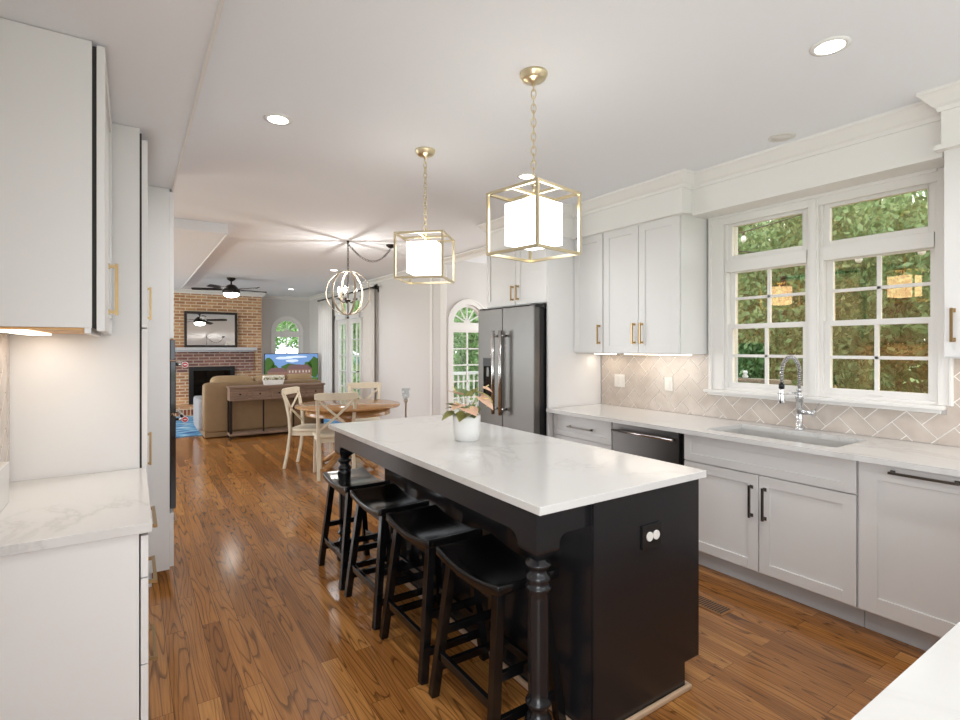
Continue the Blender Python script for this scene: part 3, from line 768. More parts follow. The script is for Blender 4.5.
def island_leg(cx, cy):
    L = MB(); s = .053
    # square block with ogee bottom
    prof = [(-s, .884), (s, .884), (s, .735), (s - .006, .722), (s - .022, .712), (s - .030, .70), (-s + .030, .70), (-s + .022, .712), (-s + .006, .722), (-s, .735)]
    L.box(cx - s, cx + s, cy - s, cy + s, .742, .884)
    zs = [(.742, s), (.732, s - .002), (.722, s - .009), (.712, s - .020), (.702, s - .030), (.696, s - .032)]
    for (za, ra), (zb, rb) in zip(zs, zs[1:]):
        L.add([(cx - ra, cy - ra, za), (cx + ra, cy - ra, za), (cx + ra, cy + ra, za), (cx - ra, cy + ra, za), (cx - rb, cy - rb, zb), (cx + rb, cy - rb, zb), (cx + rb, cy + rb, zb), (cx - rb, cy + rb, zb)],
              [(0, 1, 5, 4), (1, 2, 6, 5), (2, 3, 7, 6), (3, 0, 4, 7)] + ([(4, 5, 6, 7)] if zb < .70 else []))
    pr = [(.036, .70), (.036, .690), (.054, .686), (.056, .678), (.050, .670), (.038, .664), (.038, .650), (.050, .640), (.054, .630), (.050, .620), (.048, .606), (.056, .602), (.056, .592), (.047, .584),
          (.045, .56), (.046, .40), (.044, .24), (.042, .205), (.052, .198), (.056, .190), (.054, .182), (.042, .176), (.038, .160), (.044, .150), (.056, .130), (.062, .105), (.060, .085), (.048, .070), (.046, .060), (.060, .050), (.064, .030), (.060, .008), (.05, 0)]
    L.lathe((cx, cy, 0), [(a * .84, b) for a, b in pr], 32)
    return build('leg', L, navy_m, t)
island_leg(1.206, 1.436); island_leg(1.206, 3.475); island_leg(1.98, 3.475)
m = MB().box(1.386, 1.404, 1.345, 3.28, 0, .022).box(1.386, 1.96, 1.343, 1.361, 0, .022).box(1.386, 1.97, 3.262, 3.28, 0, .022)
m.box(1.957, 1.975, 1.343, 3.26, 0, .022)
build('shoe_moulding', m, shoe_m, t, .006)
tag(build('island_worktop', MB().box(1.132, 2.072, 1.34, 3.60, .8845, .914), quartz_m, None, .002), 'large white veined quartz slab on top of the dark island', 'worktop')
t = thing('electrical_outlet', (1.727, 1.36, .64), 'black outlet plate with two pale round sockets on the island end', 'outlet')
build('plate', MB().box(1.668, 1.786, 1.354, 1.3615, .648, .742), black_m, t, .002)
for cx in (1.709, 1.749): build('socket', MB().cyl((cx, 1.3545, .697), (cx, 1.349, .697), .0185), plate_m, t)

# floor register
m = MB().box(2.64, 2.76, 1.62, 1.86, .0, .004)
t = thing('floor_vent', (2.70, 1.74, 0), 'small slotted floor register between island and sink cabinet', 'vent')
build('frame', rect_frame(MB(), 'x', 0, 0, 0, 0, 0, 0, 0).box(2.64, 2.76, 1.62, 1.86, .0, .003) if False else MB().box(2.64, 2.76, 1.62, 1.86, 0, .003), vent_m, t)
m = MB()
for k in range(14): m.box(2.655, 2.745, 1.635 + k * .0155, 1.642 + k * .0155, .0025, .0045)
build('slots', m, gap_m, t)

# ------------------------------------------------------------------ stools
def make_stool(label):
    t = lthing('saddle_stool', label, 'stool', 'black saddle stools along the island')
    n, k = 14, 8; vs = []; fs = []
    L, Wd = .225, .145
    for side in (0, 1):
        for i in range(n + 1):
            y = -L + 2 * L * i / n
            for j in range(k + 1):
                x = -Wd + 2 * Wd * j / k
                z = .585 + .030 * (abs(y) / L) ** 2 - .004 * (1 - (x / Wd) ** 2)
                if side: z = .552 + .024 * (abs(y) / L) ** 2
                vs.append((x, y, z))
    def id_(s, i, j): return s * (n + 1) * (k + 1) + i * (k + 1) + j
    for s in (0, 1):
        for i in range(n):
            for j in range(k): fs.append((id_(s, i, j), id_(s, i + 1, j), id_(s, i + 1, j + 1), id_(s, i, j + 1)))
    for i in range(n): fs.append((id_(0, i, 0), id_(0, i + 1, 0), id_(1, i + 1, 0), id_(1, i, 0))); fs.append((id_(0, i, k), id_(0, i + 1, k), id_(1, i + 1, k), id_(1, i, k)))
    for j in range(k): fs.append((id_(0, 0, j), id_(0, 0, j + 1), id_(1, 0, j + 1), id_(1, 0, j))); fs.append((id_(0, n, j), id_(0, n, j + 1), id_(1, n, j + 1), id_(1, n, j)))
    mb = MB(); mb.add(vs, fs, True); o = build('seat', mb, stool_m, t, .008, 3)
    top = [(sx * .098, sy * .165, .567) for sx in (-1, 1) for sy in (-1, 1)]
    bot = [(sx * .160, sy * .212, .0) for sx in (-1, 1) for sy in (-1, 1)]
    for a, b in zip(top, bot): build('leg', MB().bar(b, a, .036, .036, (0, 1, 0)), stool_m, t, .002)
    def at(sx, sy, z): f = 1 - z / .567; return (sx * (.098 + .062 * f), sy * (.165 + .047 * f), z)
    for sx in (-1, 1): build('stretcher', MB().bar(at(sx, -1, .175), at(sx, 1, .175), .020, .034), stool_m, t, .002)
    for sy in (-1, 1):
        build('stretcher', MB().bar(at(-1, sy, .27), at(1, sy, .27), .020, .032), stool_m, t, .002)
        build('stretcher', MB().bar(at(-1, sy, .12), at(1, sy, .12), .020, .032), stool_m, t, .002)
    for sx in (-1, 1): build('apron', MB().bar(at(sx * .95, -1, .54), at(sx * .95, 1, .54), .018, .045), stool_m, t, .002)
    return t
s0 = make_stool('black saddle stool nearest the camera, just behind the near turned leg of the island')
place(s0, (1.205, 1.705, 0))
for yy, lb in ((2.225, 'black saddle stool second from the camera along the island'), (2.745, 'black saddle stool third from the camera along the island'),
               (3.265, 'black saddle stool farthest from the camera, beside the far turned leg')):
    dup(s0, (1.205, yy, 0), 0, lb)

# ------------------------------------------------------------------ left side run
t = thing('base_cabinet', (-.2, 2.32, 0), 'white drawer base cabinet at the left edge under the left worktop', 'cabinet')
build('carcass', MB().box(-.405, .012, 1.915, 2.755, .10, .884), cab_m, t)
build('end_panel', MB().box(-.405, .018, 1.897, 1.914, 0, .884), cab_m, t, .001)
build('toe_kick', MB().box(-.07, -.05, 1.915, 2.755, 0, .10), toe_m, t)
T_l = mapX(.022, 1)
for (a, b) in ((.745, .872), (.48, .741), (.11, .476)):
    d = build('drawer', shaker(T_l, 1.90, 2.75, a, b, .02, .045), cab_m, t, .0015)
    build('handle', pull(mapX(.042, 1), 2.33, (a + b) / 2 + (.04 if b < .7 else 0), .26, False), gold_m, d)
tag(build('worktop', MB().box(-.406, .052, 1.882, 2.757, .8845, .914), quartz_m, None, .002), 'short white quartz worktop on the left drawer cabinet', 'worktop')
tag(build('quartz_upstand', MB().box(-.402, -.352, 1.885, 2.40, .9145, 1.055), quartz_m, None, .002), 'raised quartz upstand block at the left picture edge', 'ledge')
t = thing('tile_backsplash', (-.405, 2.3, .915), 'taupe tile backsplash sliver at the left edge of the picture', 'backsplash')
build('tiles', herring([(1.9, 2.755, .916, 1.50)], mapX(-.409, 1)), tile_m, t)
build('grout', MB().box(-.4095, -.406, 1.9, 2.755, .916, 1.50), grout_m, t)
t = thing('wall_cabinet', (-.25, 2.38, 1.505), 'tall white wall cabinet at the upper left with brass handle', 'cabinet')
build('carcass', MB().box(-.405, -.106, 2.06, 2.752, 1.51, 2.418), cab_m, t, .001)
build('light_rail', MB().box(-.125, -.108, 2.062, 2.75, 1.492, 1.51), cab_m, t)
build('underside', MB().box(-.40, -.126, 2.065, 2.75, 1.503, 1.5095), under_m, t)
build('gap_shade_strip', MB().box(-.106, -.094, 2.075, 2.75, 1.51, 2.41), gap_m, t)  # dark strip painted as the shade between carcass and door
d = build('door', shaker(mapX(-.094, 1), 2.06, 2.748, 1.50, 2.41, .022), cab_m, t, .0015)
build('handle', pull(mapX(-.072, 1), 2.36, 1.662, .19, out=.030), gold_m, d)
build('light_strip', MB().box(-.34, -.27, 2.12, 2.7, 1.495, 1.5025), strip_m, t)
area('under_cabinet_lamp_left', (-.27, 2.4, 1.488), (0, 0, 0), .05, .5, .7, (1, .94, .86))

t = thing('pantry_cabinet', (-.2, 3.24, 0), 'tall white pantry cabinet between the left worktop and the ovens', 'cabinet')
build('carcass', MB().box(-.405, .028, 2.762, 3.715, .10, 2.418), cab_m, t, .001)
build('toe_kick', MB().box(-.07, -.05, 2.77, 3.71, 0, .10), toe_m, t)
build('gap_shade_strip', MB().box(.028, .036, 2.775, 3.71, .12, 2.40), gap_m, t)  # shade of the door gap, put in as a dark strip
for (a, b, hz) in ((1.535, 2.37, 1.70), (.11, 1.53, .86)):
    d = build('door', shaker(mapX(.036, 1), 2.765, 3.71, a, b, .022), cab_m, t, .0015)
    build('handle', pull(mapX(.058, 1), 3.58, hz, .19, out=.036), gold_m, d)
t = thing('oven_cabinet', (-.1, 4.07, 0), 'tall white oven tower cabinet at the end of the left run', 'cabinet')
m = MB().box(-.405, .192, 3.722, 3.742, .085, 2.418).box(-.405, .192, 4.39, 4.41, .085, 2.418).box(-.405, .18, 3.742, 4.39, 1.50, 2.418).box(-.405, .18, 3.742, 4.39, .085, .43).box(-.405, -.38, 3.742, 4.39, .43, 1.5)
build('carcass', m, cab_m, t); build('toe_kick', MB().box(-.40, .10, 3.73, 4.40, 0, .085), toe_m, t)
d = build('door', shaker(mapX(.192, 1), 3.724, 4.41, 1.50, 2.40, .022), cab_m, t, .0015)
d = build('drawer', shaker(mapX(.192, 1), 3.724, 4.41, .10, .425, .022), cab_m, t, .0015)
build('handle', pull(mapX(.214, 1), 4.07, .30, .2, False), gold_m, d)
t = thing('wall_oven', (0, 4.07, .435), 'built-in black double wall oven with bar handles seen edge-on', 'oven')
build('housing', MB().box(-.36, .195, 3.745, 4.387, .435, 1.495), black_m, t)
for a, b, hz in ((1.04, 1.36, 1.335), (.45, 1.02, .985)):
    d = build('oven_door', MB().box(.196, .226, 3.735, 4.397, a, b), bglass_m, t, .003)
    h = build('handle', MB().cyl((.282, 3.83, hz), (.282, 4.32, hz), .0125).cyl((.226, 3.86, hz), (.282, 3.86, hz), .009).cyl((.226, 4.29, hz), (.282, 4.29, hz), .009), lsteel_m, d)
    build('medallion', MB().cyl((.282, 3.825, hz), (.282, 3.83, hz), .019), white_m, h)
    build('medallion_badge', MB().cyl((.282, 3.822, hz), (.282, 3.825, hz), .0155), red_m, h)
    build('medallion_bar', MB().box(.274, .290, 3.8205, 3.822, hz - .003, hz + .003), white_m, h)
build('control_panel', MB().box(.196, .222, 3.735, 4.397, 1.37, 1.492), bglass_m, t, .002)

# ------------------------------------------------------------------ pendants
def chain_mesh(p0, p1, link=.045, r=.0028, w=.011):
    mb = MB(); a = Vector(p0); b = Vector(p1); n = max(1, round((b - a).length / (link * .72))); d = (b - a).normalized()
    s1 = d.orthogonal().normalized(); s2 = d.cross(s1)
    for i in range(n):
        c = a.lerp(b, (i + .5) / n); s = s1 if i % 2 else s2
        mb.tube([c + d * math.sin(2 * PI * k / 12) * link / 2 + s * math.cos(2 * PI * k / 12) * w for k in range(12)], r, 5, True)
    return mb
def pendant(x, y, rz, side, label):
    t = lthing('pendant_light', label, 'pendant light', 'brass cube pendants over the island')
    z0, z1 = 1.868, 2.155; h = side / 2; e = .0125
    m = MB()
    for sx in (-1, 1):
        for sy in (-1, 1): m.box(sx * h - e / 2, sx * h + e / 2, sy * h - e / 2, sy * h + e / 2, z0, z1)
    for z in (z0, z1 - e):
        for s in (-1, 1):
            m.box(-h + e / 2, h - e / 2, s * h - e / 2, s * h + e / 2, z, z + e).box(s * h - e / 2, s * h + e / 2, -h + e / 2, h - e / 2, z, z + e)
    m.box(-h + e / 2, h - e / 2, -e / 2, e / 2, z1 - e, z1).box(-e / 2, e / 2, -h + e / 2, h - e / 2, z1 - e, z1)
    build('frame', m, brass_m, t)
    build('stem', MB().cyl((0, 0, z1 - .001), (0, 0, z1 + .03), .008).cyl((0, 0, z1 - .06), (0, 0, z1), .008).torus((0, 0, z1 + .04), .011, .003, 'x'), brass_m, t)
    q = side * .315
    m = MB(); f = .003
    m.box(-q, q, -q, -q + f, z0 + .045, z1 - .05).box(-q, q, q - f, q, z0 + .045, z1 - .05).box(-q, -q + f, -q + f, q - f, z0 + .045, z1 - .05).box(q - f, q, -q + f, q - f, z0 + .045, z1 - .05)
    m.box(-q + f, q - f, -q + f, q - f, z0 + .05, z0 + .054)
    build('lamp_shade', m, shade_m, t)
    build('chain', chain_mesh((0, 0, z1 + .045), (0, 0, C - .045)), brass_m, t)
    build('canopy', MB().lathe((0, 0, C), [(.064, 0), (.064, -.010), (.058, -.016), (.056, -.024), (.044, -.034), (.012, -.042), (.008, -.055)], 28), brass_m, t)
    place(t, (x, y, 0), rz)
    return t
pendant(1.53, 1.855, math.radians(10), .295, 'brass cube pendant light hanging nearer the camera')
pendant(1.556, 2.965, math.radians(46), .30, 'brass cube pendant light farther from the camera')

# recessed lights
def can(x, y, z, lit, label, r=.055, watts=9):
    t = thing('recessed_light', (x, y, z), label, 'ceiling light', 'round recessed ceiling lights')
    build('trim_ring', MB().lathe((x, y, z), [(r + .018, 0), (r + .018, -.004), (r, -.007), (r - .004, -.002)], 28, False), off_m if not lit else white_m, t)
    build('diffuser', MB().lathe((x, y, z - .003), [(r, 0), (r * .98, -.002), (.002, -.003)], 28), lamp_m if lit else off_m, t)
    if lit and watts:
        l = bpy.data.lights.new('downlight', 'SPOT'); l.energy = watts * 3.7; l.spot_size = math.radians(150); l.spot_blend = 1; l.shadow_soft_size = .05; l.color = (.98, .98, 1)
        o = bpy.data.objects.new('downlight', l); COL.objects.link(o); o.location = (x, y, z - .02)
can(.667, 3.003, C, True, 'lit recessed light nearest the left bulkhead above the floor')
can(2.415, 1.002, C, True, 'lit recessed light at the upper right of the picture')
can(2.408, 2.995, C, True, 'lit recessed light seen just behind the near pendant chain')
can(2.74, 8.409, C, True, 'lit recessed light just beside the globe chandelier')
can(2.867, 11.694, C, True, 'small lit recessed light farthest away near the arched window')
can(.667, .75, C, True, 'added fill light out of view, built as a lit recessed light')  # added can, out of view, to light the cabinets from the left
can(3.225, 1.596, C, False, 'unlit recessed light close to the crown above the sink window')

# globe chandelier
CX, CY, CZ, CR = 2.126, 6.01, 2.085, .262
t = thing('globe_chandelier', (CX, CY, CZ - CR), 'orb chandelier of pale rings with candle bulbs over the round table', 'chandelier')
for k in range(3):
    a = PI * k / 3 + .5
    mb = MB(); n = 48; vs = []; fs = []
    d = Vector((math.cos(a), math.sin(a), 0)); nn = Vector((-math.sin(a), math.cos(a), 0))
    for i in range(n):
        th = 2 * PI * i / n; e = d * math.cos(th) + Vector((0, 0, 1)) * math.sin(th)
        for rr, ww in ((CR, -.013), (CR, .013), (CR - .007, .013), (CR - .007, -.013)):
            vs.append(Vector((CX, CY, CZ)) + e * rr + nn * ww)
    for i in range(n):
        for q in range(4): fs.append((i * 4 + q, i * 4 + (q + 1) % 4, ((i + 1) % n) * 4 + (q + 1) % 4, ((i + 1) % n) * 4 + q))
    mb.add(vs, fs, True); build('ring', mb, greywood_m, t)
build('hub', MB().cyl((CX, CY, CZ - CR - .03), (CX, CY, CZ + CR + .03), .006).lathe((CX, CY, CZ - .10), [(.02, 0), (.035, .015), (.012, .03)], 14).ball((CX, CY, CZ - CR - .03), .014), iron_m, t)
for k in range(5):
    a = 2 * PI * k / 5 + .3; ax, ay = CX + .105 * math.cos(a), CY + .105 * math.sin(a)
    arm = build('arm', MB().tube([(CX, CY, CZ - .09), (CX + .05 * math.cos(a), CY + .05 * math.sin(a), CZ - .115), (ax, ay, CZ - .075)], .006, 6).lathe((ax, ay, CZ - .075), [(.026, 0), (.03, .006), (.01, .01)], 12), iron_m, t)
    build('candle_sleeve', MB().cyl((ax, ay, CZ - .065), (ax, ay, CZ + .0), .011, n=10), white_m, arm)
    build('bulb', MB().lathe((ax, ay, CZ + .0), [(.006, 0), (.016, .022), (.014, .04), (.003, .07)], 10), bulb_m, arm)
build('chain', chain_mesh((CX, CY, CZ + CR + .03), (CX, CY, C - .03), .04, .003), iron_m, t)
sw = MB(); P0 = Vector((CX, CY, C - .03)); P1 = Vector((2.65, 5.954, C - .04)); prev = None; npt = 15
sp_ = [P0.lerp(P1, i / npt) + Vector((0, 0, -.21 * 4 * (i / npt) * (1 - i / npt) * (.75 + .25 * (i / npt)))) for i in range(npt + 1)]
for a, b in zip(sp_, sp_[1:]):
    q = chain_mesh(a, b, .04, .003); sw.add(q.v, q.f, True)
build('swag_chain', sw, iron_m, t)
build('ceiling_hook', MB().lathe((CX, CY, C), [(.018, 0), (.012, -.012), (.004, -.03)], 12), iron_m, t)
build('canopy', MB().lathe((2.65, 5.954, C), [(.062, 0), (.062, -.012), (.04, -.028), (.01, -.04)], 20), iron_m, t)
l = bpy.data.lights.new('chandelier_lamp', 'POINT'); l.energy = 22; l.shadow_soft_size = .012; l.color = (1, .97, .92)
o = bpy.data.objects.new('chandelier_lamp', l); COL.objects.link(o); o.location = (CX, CY, CZ + .08)

# ceiling fan
X, Y = 1.50, 10.4
t = thing('ceiling_fan', (X, Y, 2.45), 'dark bronze ceiling fan with white bowl light in the living room', 'ceiling fan')
build('canopy', MB().lathe((X, Y, C), [(.075, 0), (.07, -.03), (.03, -.06), (.014, -.065), (.014, -.13)], 20), fan_m, t)
build('motor_housing', MB().lathe((X, Y, 2.46), [(.02, .12), (.06, .11), (.11, .06), (.145, .02), (.15, -.02), (.13, -.04)], 24), fan_m, t)
build('light_bowl', MB().lathe((X, Y, 2.42), [(.13, 0), (.13, -.03), (.09, -.065), (.02, -.08)], 24), lamp_m, t)
for k in range(5):
    a = 2 * PI * k / 5 + .25; c, s = math.cos(a), math.sin(a)
    b = MB(); vs = []
    for rr, ww in ((.16, .04), (.26, .055), (.56, .07), (.64, .055), (.66, .02)):
        for sg in (-1, 1):
            for dz in (0, .008):
                vs.append((X + c * rr - s * ww * sg, Y + s * rr + c * ww * sg, 2.485 + dz + .012 * sg))
    fs = []
    for i in range(4):
        q = i * 4; fs += [(q, q + 4, q + 6, q + 2), (q + 1, q + 3, q + 7, q + 5), (q, q + 1, q + 5, q + 4), (q + 2, q + 6, q + 7, q + 3)]
    fs += [(0, 2, 3, 1), (16, 17, 19, 18)]
    b.add(vs, fs); build('blade', b, fan_m, t)
# ------------------------------------------------------------------ potted flowers on the island
VX_, VY_ = 1.60, 2.54
t = thing('potted_anthurium', (VX_, VY_, .9145), 'white ribbed pot with peach flowers and green leaves on the island', 'potted plant')
mb = MB(); n = 48; prof = [(.060, 0), (.070, .004), (.074, .06), (.078, .125), (.079, .145), (.072, .145), (.070, .12), (.0, .12)]
vs = []; fs = []
for r, z in prof:
    for k in range(n): rr = r * (1 + (.03 * (1 if k % 2 else -1) if 0 < z < .14 and r > .071 else 0)); a = 2 * PI * k / n; vs.append((VX_ + rr * math.cos(a), VY_ + rr * math.sin(a), .9145 + z))
for i in range(len(prof) - 1):
    for k in range(n): fs.append((i * n + k, i * n + (k + 1) % n, (i + 1) * n + (k + 1) % n, (i + 1) * n + k))
fs.append(tuple(range(n)))
mb.add(vs, fs, True); build('pot', mb, white_m, t, fix=False)
build('soil', MB().lathe((VX_, VY_, 1.030), [(.069, 0), (.05, .008), (.002, .01)], 20), bark_m, t)
def heart_leaf(mb, base, tip, width, cup=.25):
    a = Vector(base); b = Vector(tip); d = b - a; Ld = d.length; d.normalize(); s = d.cross(Vector((0, 0, 1)));
    s = s.normalized() if s.length > .05 else Vector((1, 0, 0)); u = s.cross(d)
    rows = 9; vs = []; fs = []
    for i in range(rows):
        tt = i / (rows - 1); wd = width * (math.sin(PI * min(1, (tt * .92 + .08) ** .62))) * .5
        for q in (-1, -.5, 0, .5, 1):
            vs.append(a + d * (Ld * tt - (.12 * Ld if abs(q) == 1 and i < 2 else 0)) + s * q * wd + u * (cup * abs(q) * wd - .15 * Ld * tt * tt))
    for i in range(rows - 1):
        for q in range(4): fs.append((i * 5 + q, i * 5 + q + 1, (i + 1) * 5 + q + 1, (i + 1) * 5 + q))
    mb.add(vs, fs, True)
# camera-facing plane directions in plan: right r, away d
RX = Vector((math.cos(math.radians(33.66)), -math.sin(math.radians(33.66)), 0)); DX = Vector((math.sin(math.radians(33.66)), math.cos(math.radians(33.66)), 0))
B0 = Vector((VX_, VY_, 1.035)); KS = 1.3
leaves = [(-.05, .02, .02, -.125, 0, -.015, .07), (-.03, .05, -.02, -.10, .085, -.04, .06), (-.01, .10, .0, -.06, .15, .02, .07), (.0, .03, -.05, -.04, .0, -.09, .06), (.02, .02, .05, .03, .07, .10, .06),
          (-.04, .04, .04, -.11, .05, .06, .06), (.02, .10, .02, .06, .155, .0, .06), (.01, .02, -.05, .04, .02, -.09, .055)]
st = MB()
for k, (a, b, c, a2, b2, c2, wd) in enumerate(leaves):
    mb = MB(); p = B0 + RX * a * KS + Vector((0, 0, b)) * KS + DX * c * KS; q = B0 + RX * a2 * KS + Vector((0, 0, b2)) * KS + DX * c2 * KS
    heart_leaf(mb, p, p.lerp(q, .85), wd * KS * 1.45); o = build('leaf', mb, leaf_m if k % 3 else olive_m, t, fix=False); st.tube([B0, (B0 + p) / 2 + Vector((0, 0, .01)), p], .0022, 5)
for k, (a, b, c, a2, b2, c2, wd) in enumerate([(.055, .10, -.02, .135, .045, -.05, .085), (.0, .055, -.07, .055, .03, -.11, .075), (-.035, .11, -.03, -.085, .14, -.06, .07), (-.02, .07, -.06, -.07, .055, -.10, .06), (.07, .135, .03, .125, .12, .02, .06)]):
    mb = MB(); p = B0 + RX * a * KS + Vector((0, 0, b)) * KS + DX * c * KS; q = B0 + RX * a2 * KS + Vector((0, 0, b2)) * KS + DX * c2 * KS
    heart_leaf(mb, p, p.lerp(q, .85), wd * KS * 1.5, .12); f = build('flower', mb, peach_m, t, fix=False)
    build('spadix', MB().tube([p.lerp(q, .2) + Vector((0, 0, .006)), p.lerp(q, .5) + Vector((0, 0, .028))], [.004, .0025], 6), spad_m, f)
    st.tube([B0, (B0 + p) / 2 + Vector((0, 0, .02)), p], .0024, 5)
st.tube([B0 + RX * (.03 + .115 * math.sin(i * .3)) + Vector((0, 0, .115 + .045 * math.cos(i * .38))) for i in range(9)], .0035, 6)
build('stems', st, olive_m, t)
fl = MB()
for k in range(34):
    c = B0 + Vector((random.uniform(-.05, .05), random.uniform(-.05, .05), random.uniform(.02, .11))); fl.ball(c, .007, 6, 4)
build('filler_flowers', fl, white_m, t)

# ------------------------------------------------------------------ dining set
TX, TY = 2.19, 6.17
t = thing('dining_table', (TX, TY, 0), 'round honey-oak pedestal dining table', 'table')
build('tabletop', MB().lathe((TX, TY, .725), [(.59, 0), (.615, .006), (.62, .018), (.612, .03), (.002, .031)], 56), table_m, t)
build('apron', MB().lathe((TX, TY, .64), [(.50, 0), (.50, .085), (.48, .085), (.48, 0)], 48, False), table_m, t)
build('pedestal', MB().lathe((TX, TY, .12), [(.12, 0), (.13, .04), (.08, .08), (.06, .14), (.09, .22), (.10, .30), (.07, .40), (.055, .46), (.12, .51), (.14, .52)], 24), table_m, t)
for k in range(4):
    a = PI / 2 * k + .5; c, s = math.cos(a), math.sin(a)
    build('foot', MB().tube([(TX + .05 * c, TY + .05 * s, .19), (TX + .2 * c, TY + .2 * s, .15), (TX + .34 * c, TY + .34 * s, .06), (TX + .42 * c, TY + .42 * s, .03)], [.05, .042, .034, .03], 8), table_m, t)
def make_chair(label):   # faces +Y, back at -Y
    t = lthing('dining_chair', label, 'chair', 'cream cross-back chairs round the table')
    pr = []
    for r0, z in (((.20), .455), ((.205), .475), ((.19), .482)): pass
    n = 28; vs = []; fs = []
    for zz, k in ((.445, .97), (.455, 1), (.472, 1), (.480, .95), (.476, .5)):
        for i in range(n):
            a = 2 * PI * i / n; ca, sa = math.cos(a), math.sin(a); e = .45
            x = math.copysign(abs(ca) ** e, ca) * (.215 + .015 * sa); y = math.copysign(abs(sa) ** e, sa) * .205
            vs.append((x * k, y * k, zz))
    for j in range(4):
        for i in range(n): fs.append((j * n + i, j * n + (i + 1) % n, (j + 1) * n + (i + 1) % n, (j + 1) * n + i))
    fs += [tuple(range(n)), tuple(range(4 * n, 5 * n))]
    mb = MB(); mb.add(vs, fs, True); build('seat', mb, cream_m, t)
    build('seat_frame', MB().box(-.18, .18, .15, .175, .395, .445).box(-.18, .18, -.185, -.16, .395, .445).box(-.19, -.165, -.17, .16, .395, .445).box(.165, .19, -.17, .16, .395, .445), cream_m, t)
    for s in (-1, 1):
        build('leg', MB().bar((s * .185, .185, 0), (s * .175, .165, .45), .03, .03, (0, 1, 0), .036, .036), cream_m, t, .004)
        pts = [(s * .19, -.26, 0), (s * .188, -.215, .22), (s * .186, -.19, .44), (s * .19, -.20, .62), (s * .20, -.235, .80), (s * .205, -.265, .90)]
        m = MB()
        for a, b in zip(pts, pts[1:]): m.bar(a, b, .034, .03, (0, 1, 0))
        build('leg', m, cream_m, t, .003)
    m = MB(); n = 10; vs = []; fs = []
    for i in range(n + 1):
        x = -.235 + .47 * i / n; y = -.262 - .03 * (1 - (x / .235) ** 2); e = .012 * (1 if 0 < i < n else .0)
        for yy, z in ((y - .011, .868 - e + .012), (y + .011, .868 - e + .012), (y + .011, .938 + e), (y - .011, .938 + e)): vs.append((x, yy, z))
    for i in range(n):
        for q in range(4): fs.append((i * 4 + q, i * 4 + (q + 1) % 4, (i + 1) * 4 + (q + 1) % 4, (i + 1) * 4 + q))
    fs += [(0, 1, 2, 3), (n * 4, n * 4 + 1, n * 4 + 2, n * 4 + 3)]
    m.add(vs, fs); build('top_rail', m, cream_m, t, .004)
    for s in (-1, 1):
        a, b = (s * .186, -.248, .86), (-s * .178, -.195, .53)
        mid = (0, -.262, .69)
        build('cross_brace', MB().bar(a, mid, .026, .012, (0, 1, 0)).bar(mid, b, .026, .012, (0, 1, 0)), cream_m, t)
    return t
def face(p, q):   # rotation so that local +Y points from p to q
    return math.atan2(-(q[0] - p[0]), q[1] - p[1])
c0 = make_chair('cream cross-back chair nearest the camera, seen from behind')
place(c0, (1.905, 5.87, 0), math.radians(-10))
dup(c0, (1.83, 6.46, 0), math.atan2(-.79, -.61), 'cream cross-back chair at the left side of the round table')
dup(c0, (2.60, 6.72, 0), math.radians(180 - 22), 'cream cross-back chair on the far right side of the round table')

# tall candle stand with a glass cup
X, Y = 2.80, 5.85
t = thing('candle_stand', (X, Y, 0), 'slim tall candle stand with a clear glass cup right of the dining table', 'candle holder')
build('stand', MB().lathe((X, Y, 0), [(.10, 0), (.10, .012), (.02, .03), (.012, .06), (.012, .40), (.022, .42), (.012, .44), (.011, .76), (.024, .775), (.03, .80)], 18), greywood_m, t)
build('glass_cup', MB().lathe((X, Y, .80), [(.022, 0), (.042, .03), (.052, .08), (.055, .14), (.052, .14), (.04, .035), (.018, .006)], 22, False), clear_m, t)
build('candle', MB().cyl((X, Y, .806), (X, Y, .86), .018), white_m, t)

# ------------------------------------------------------------------ living room
def pillow(mb, x0, x1, y0, y1, z0, z1, p=.3, n=10):
    cx, cy, cz = (x0 + x1) / 2, (y0 + y1) / 2, (z0 + z1) / 2; vs = []; fs = []; m = 2 * n
    for i in range(n + 1):
        a = -PI / 2 + PI * i / n
        for j in range(m):
            b = 2 * PI * j / m
            f = lambda v, e=p: math.copysign(abs(v) ** e, v)
            vs.append((cx + (x1 - x0) / 2 * f(math.cos(a)) * f(math.cos(b)), cy + (y1 - y0) / 2 * f(math.cos(a)) * f(math.sin(b)), cz + (z1 - z0) / 2 * f(math.sin(a))))
    for i in range(n):
        for j in range(m): fs.append((i * m + j, i * m + (j + 1) % m, (i + 1) * m + (j + 1) % m, (i + 1) * m + j))
    mb.add(vs, fs, True); return mb
t = thing('sofa', (1.95, 9.75, 0), 'tan leather sofa seen from behind, facing the fireplace', 'sofa')
build('backrest', pillow(MB(), .93, 2.80, 9.22, 9.50, .07, .86, .12), sofa_m, t)
build('base', MB().box(.97, 2.76, 9.4, 10.15, .10, .42), sofa_m, t, .02)
build('plinth', MB().box(.95, 2.78, 9.24, 10.1, 0, .09), sofa_m, t, .005)
for x0 in (.90, 2.66):
    build('armrest', pillow(MB(), x0 - .03, x0 + .17, 9.42, 10.25, .08, .60, .25), bluegrey_m if x0 < 1 else sofa_m, t)
for x0, x1 in ((1.06, 1.72), (1.73, 2.24), (2.25, 2.70)):
    build('back_cushion', pillow(MB(), x0, x1, 9.44, 9.72, .42, .955, .35), cush_m, t)
    build('seat_cushion', pillow(MB(), x0, x1, 9.6, 10.2, .38, .52, .3), cush_m, t)
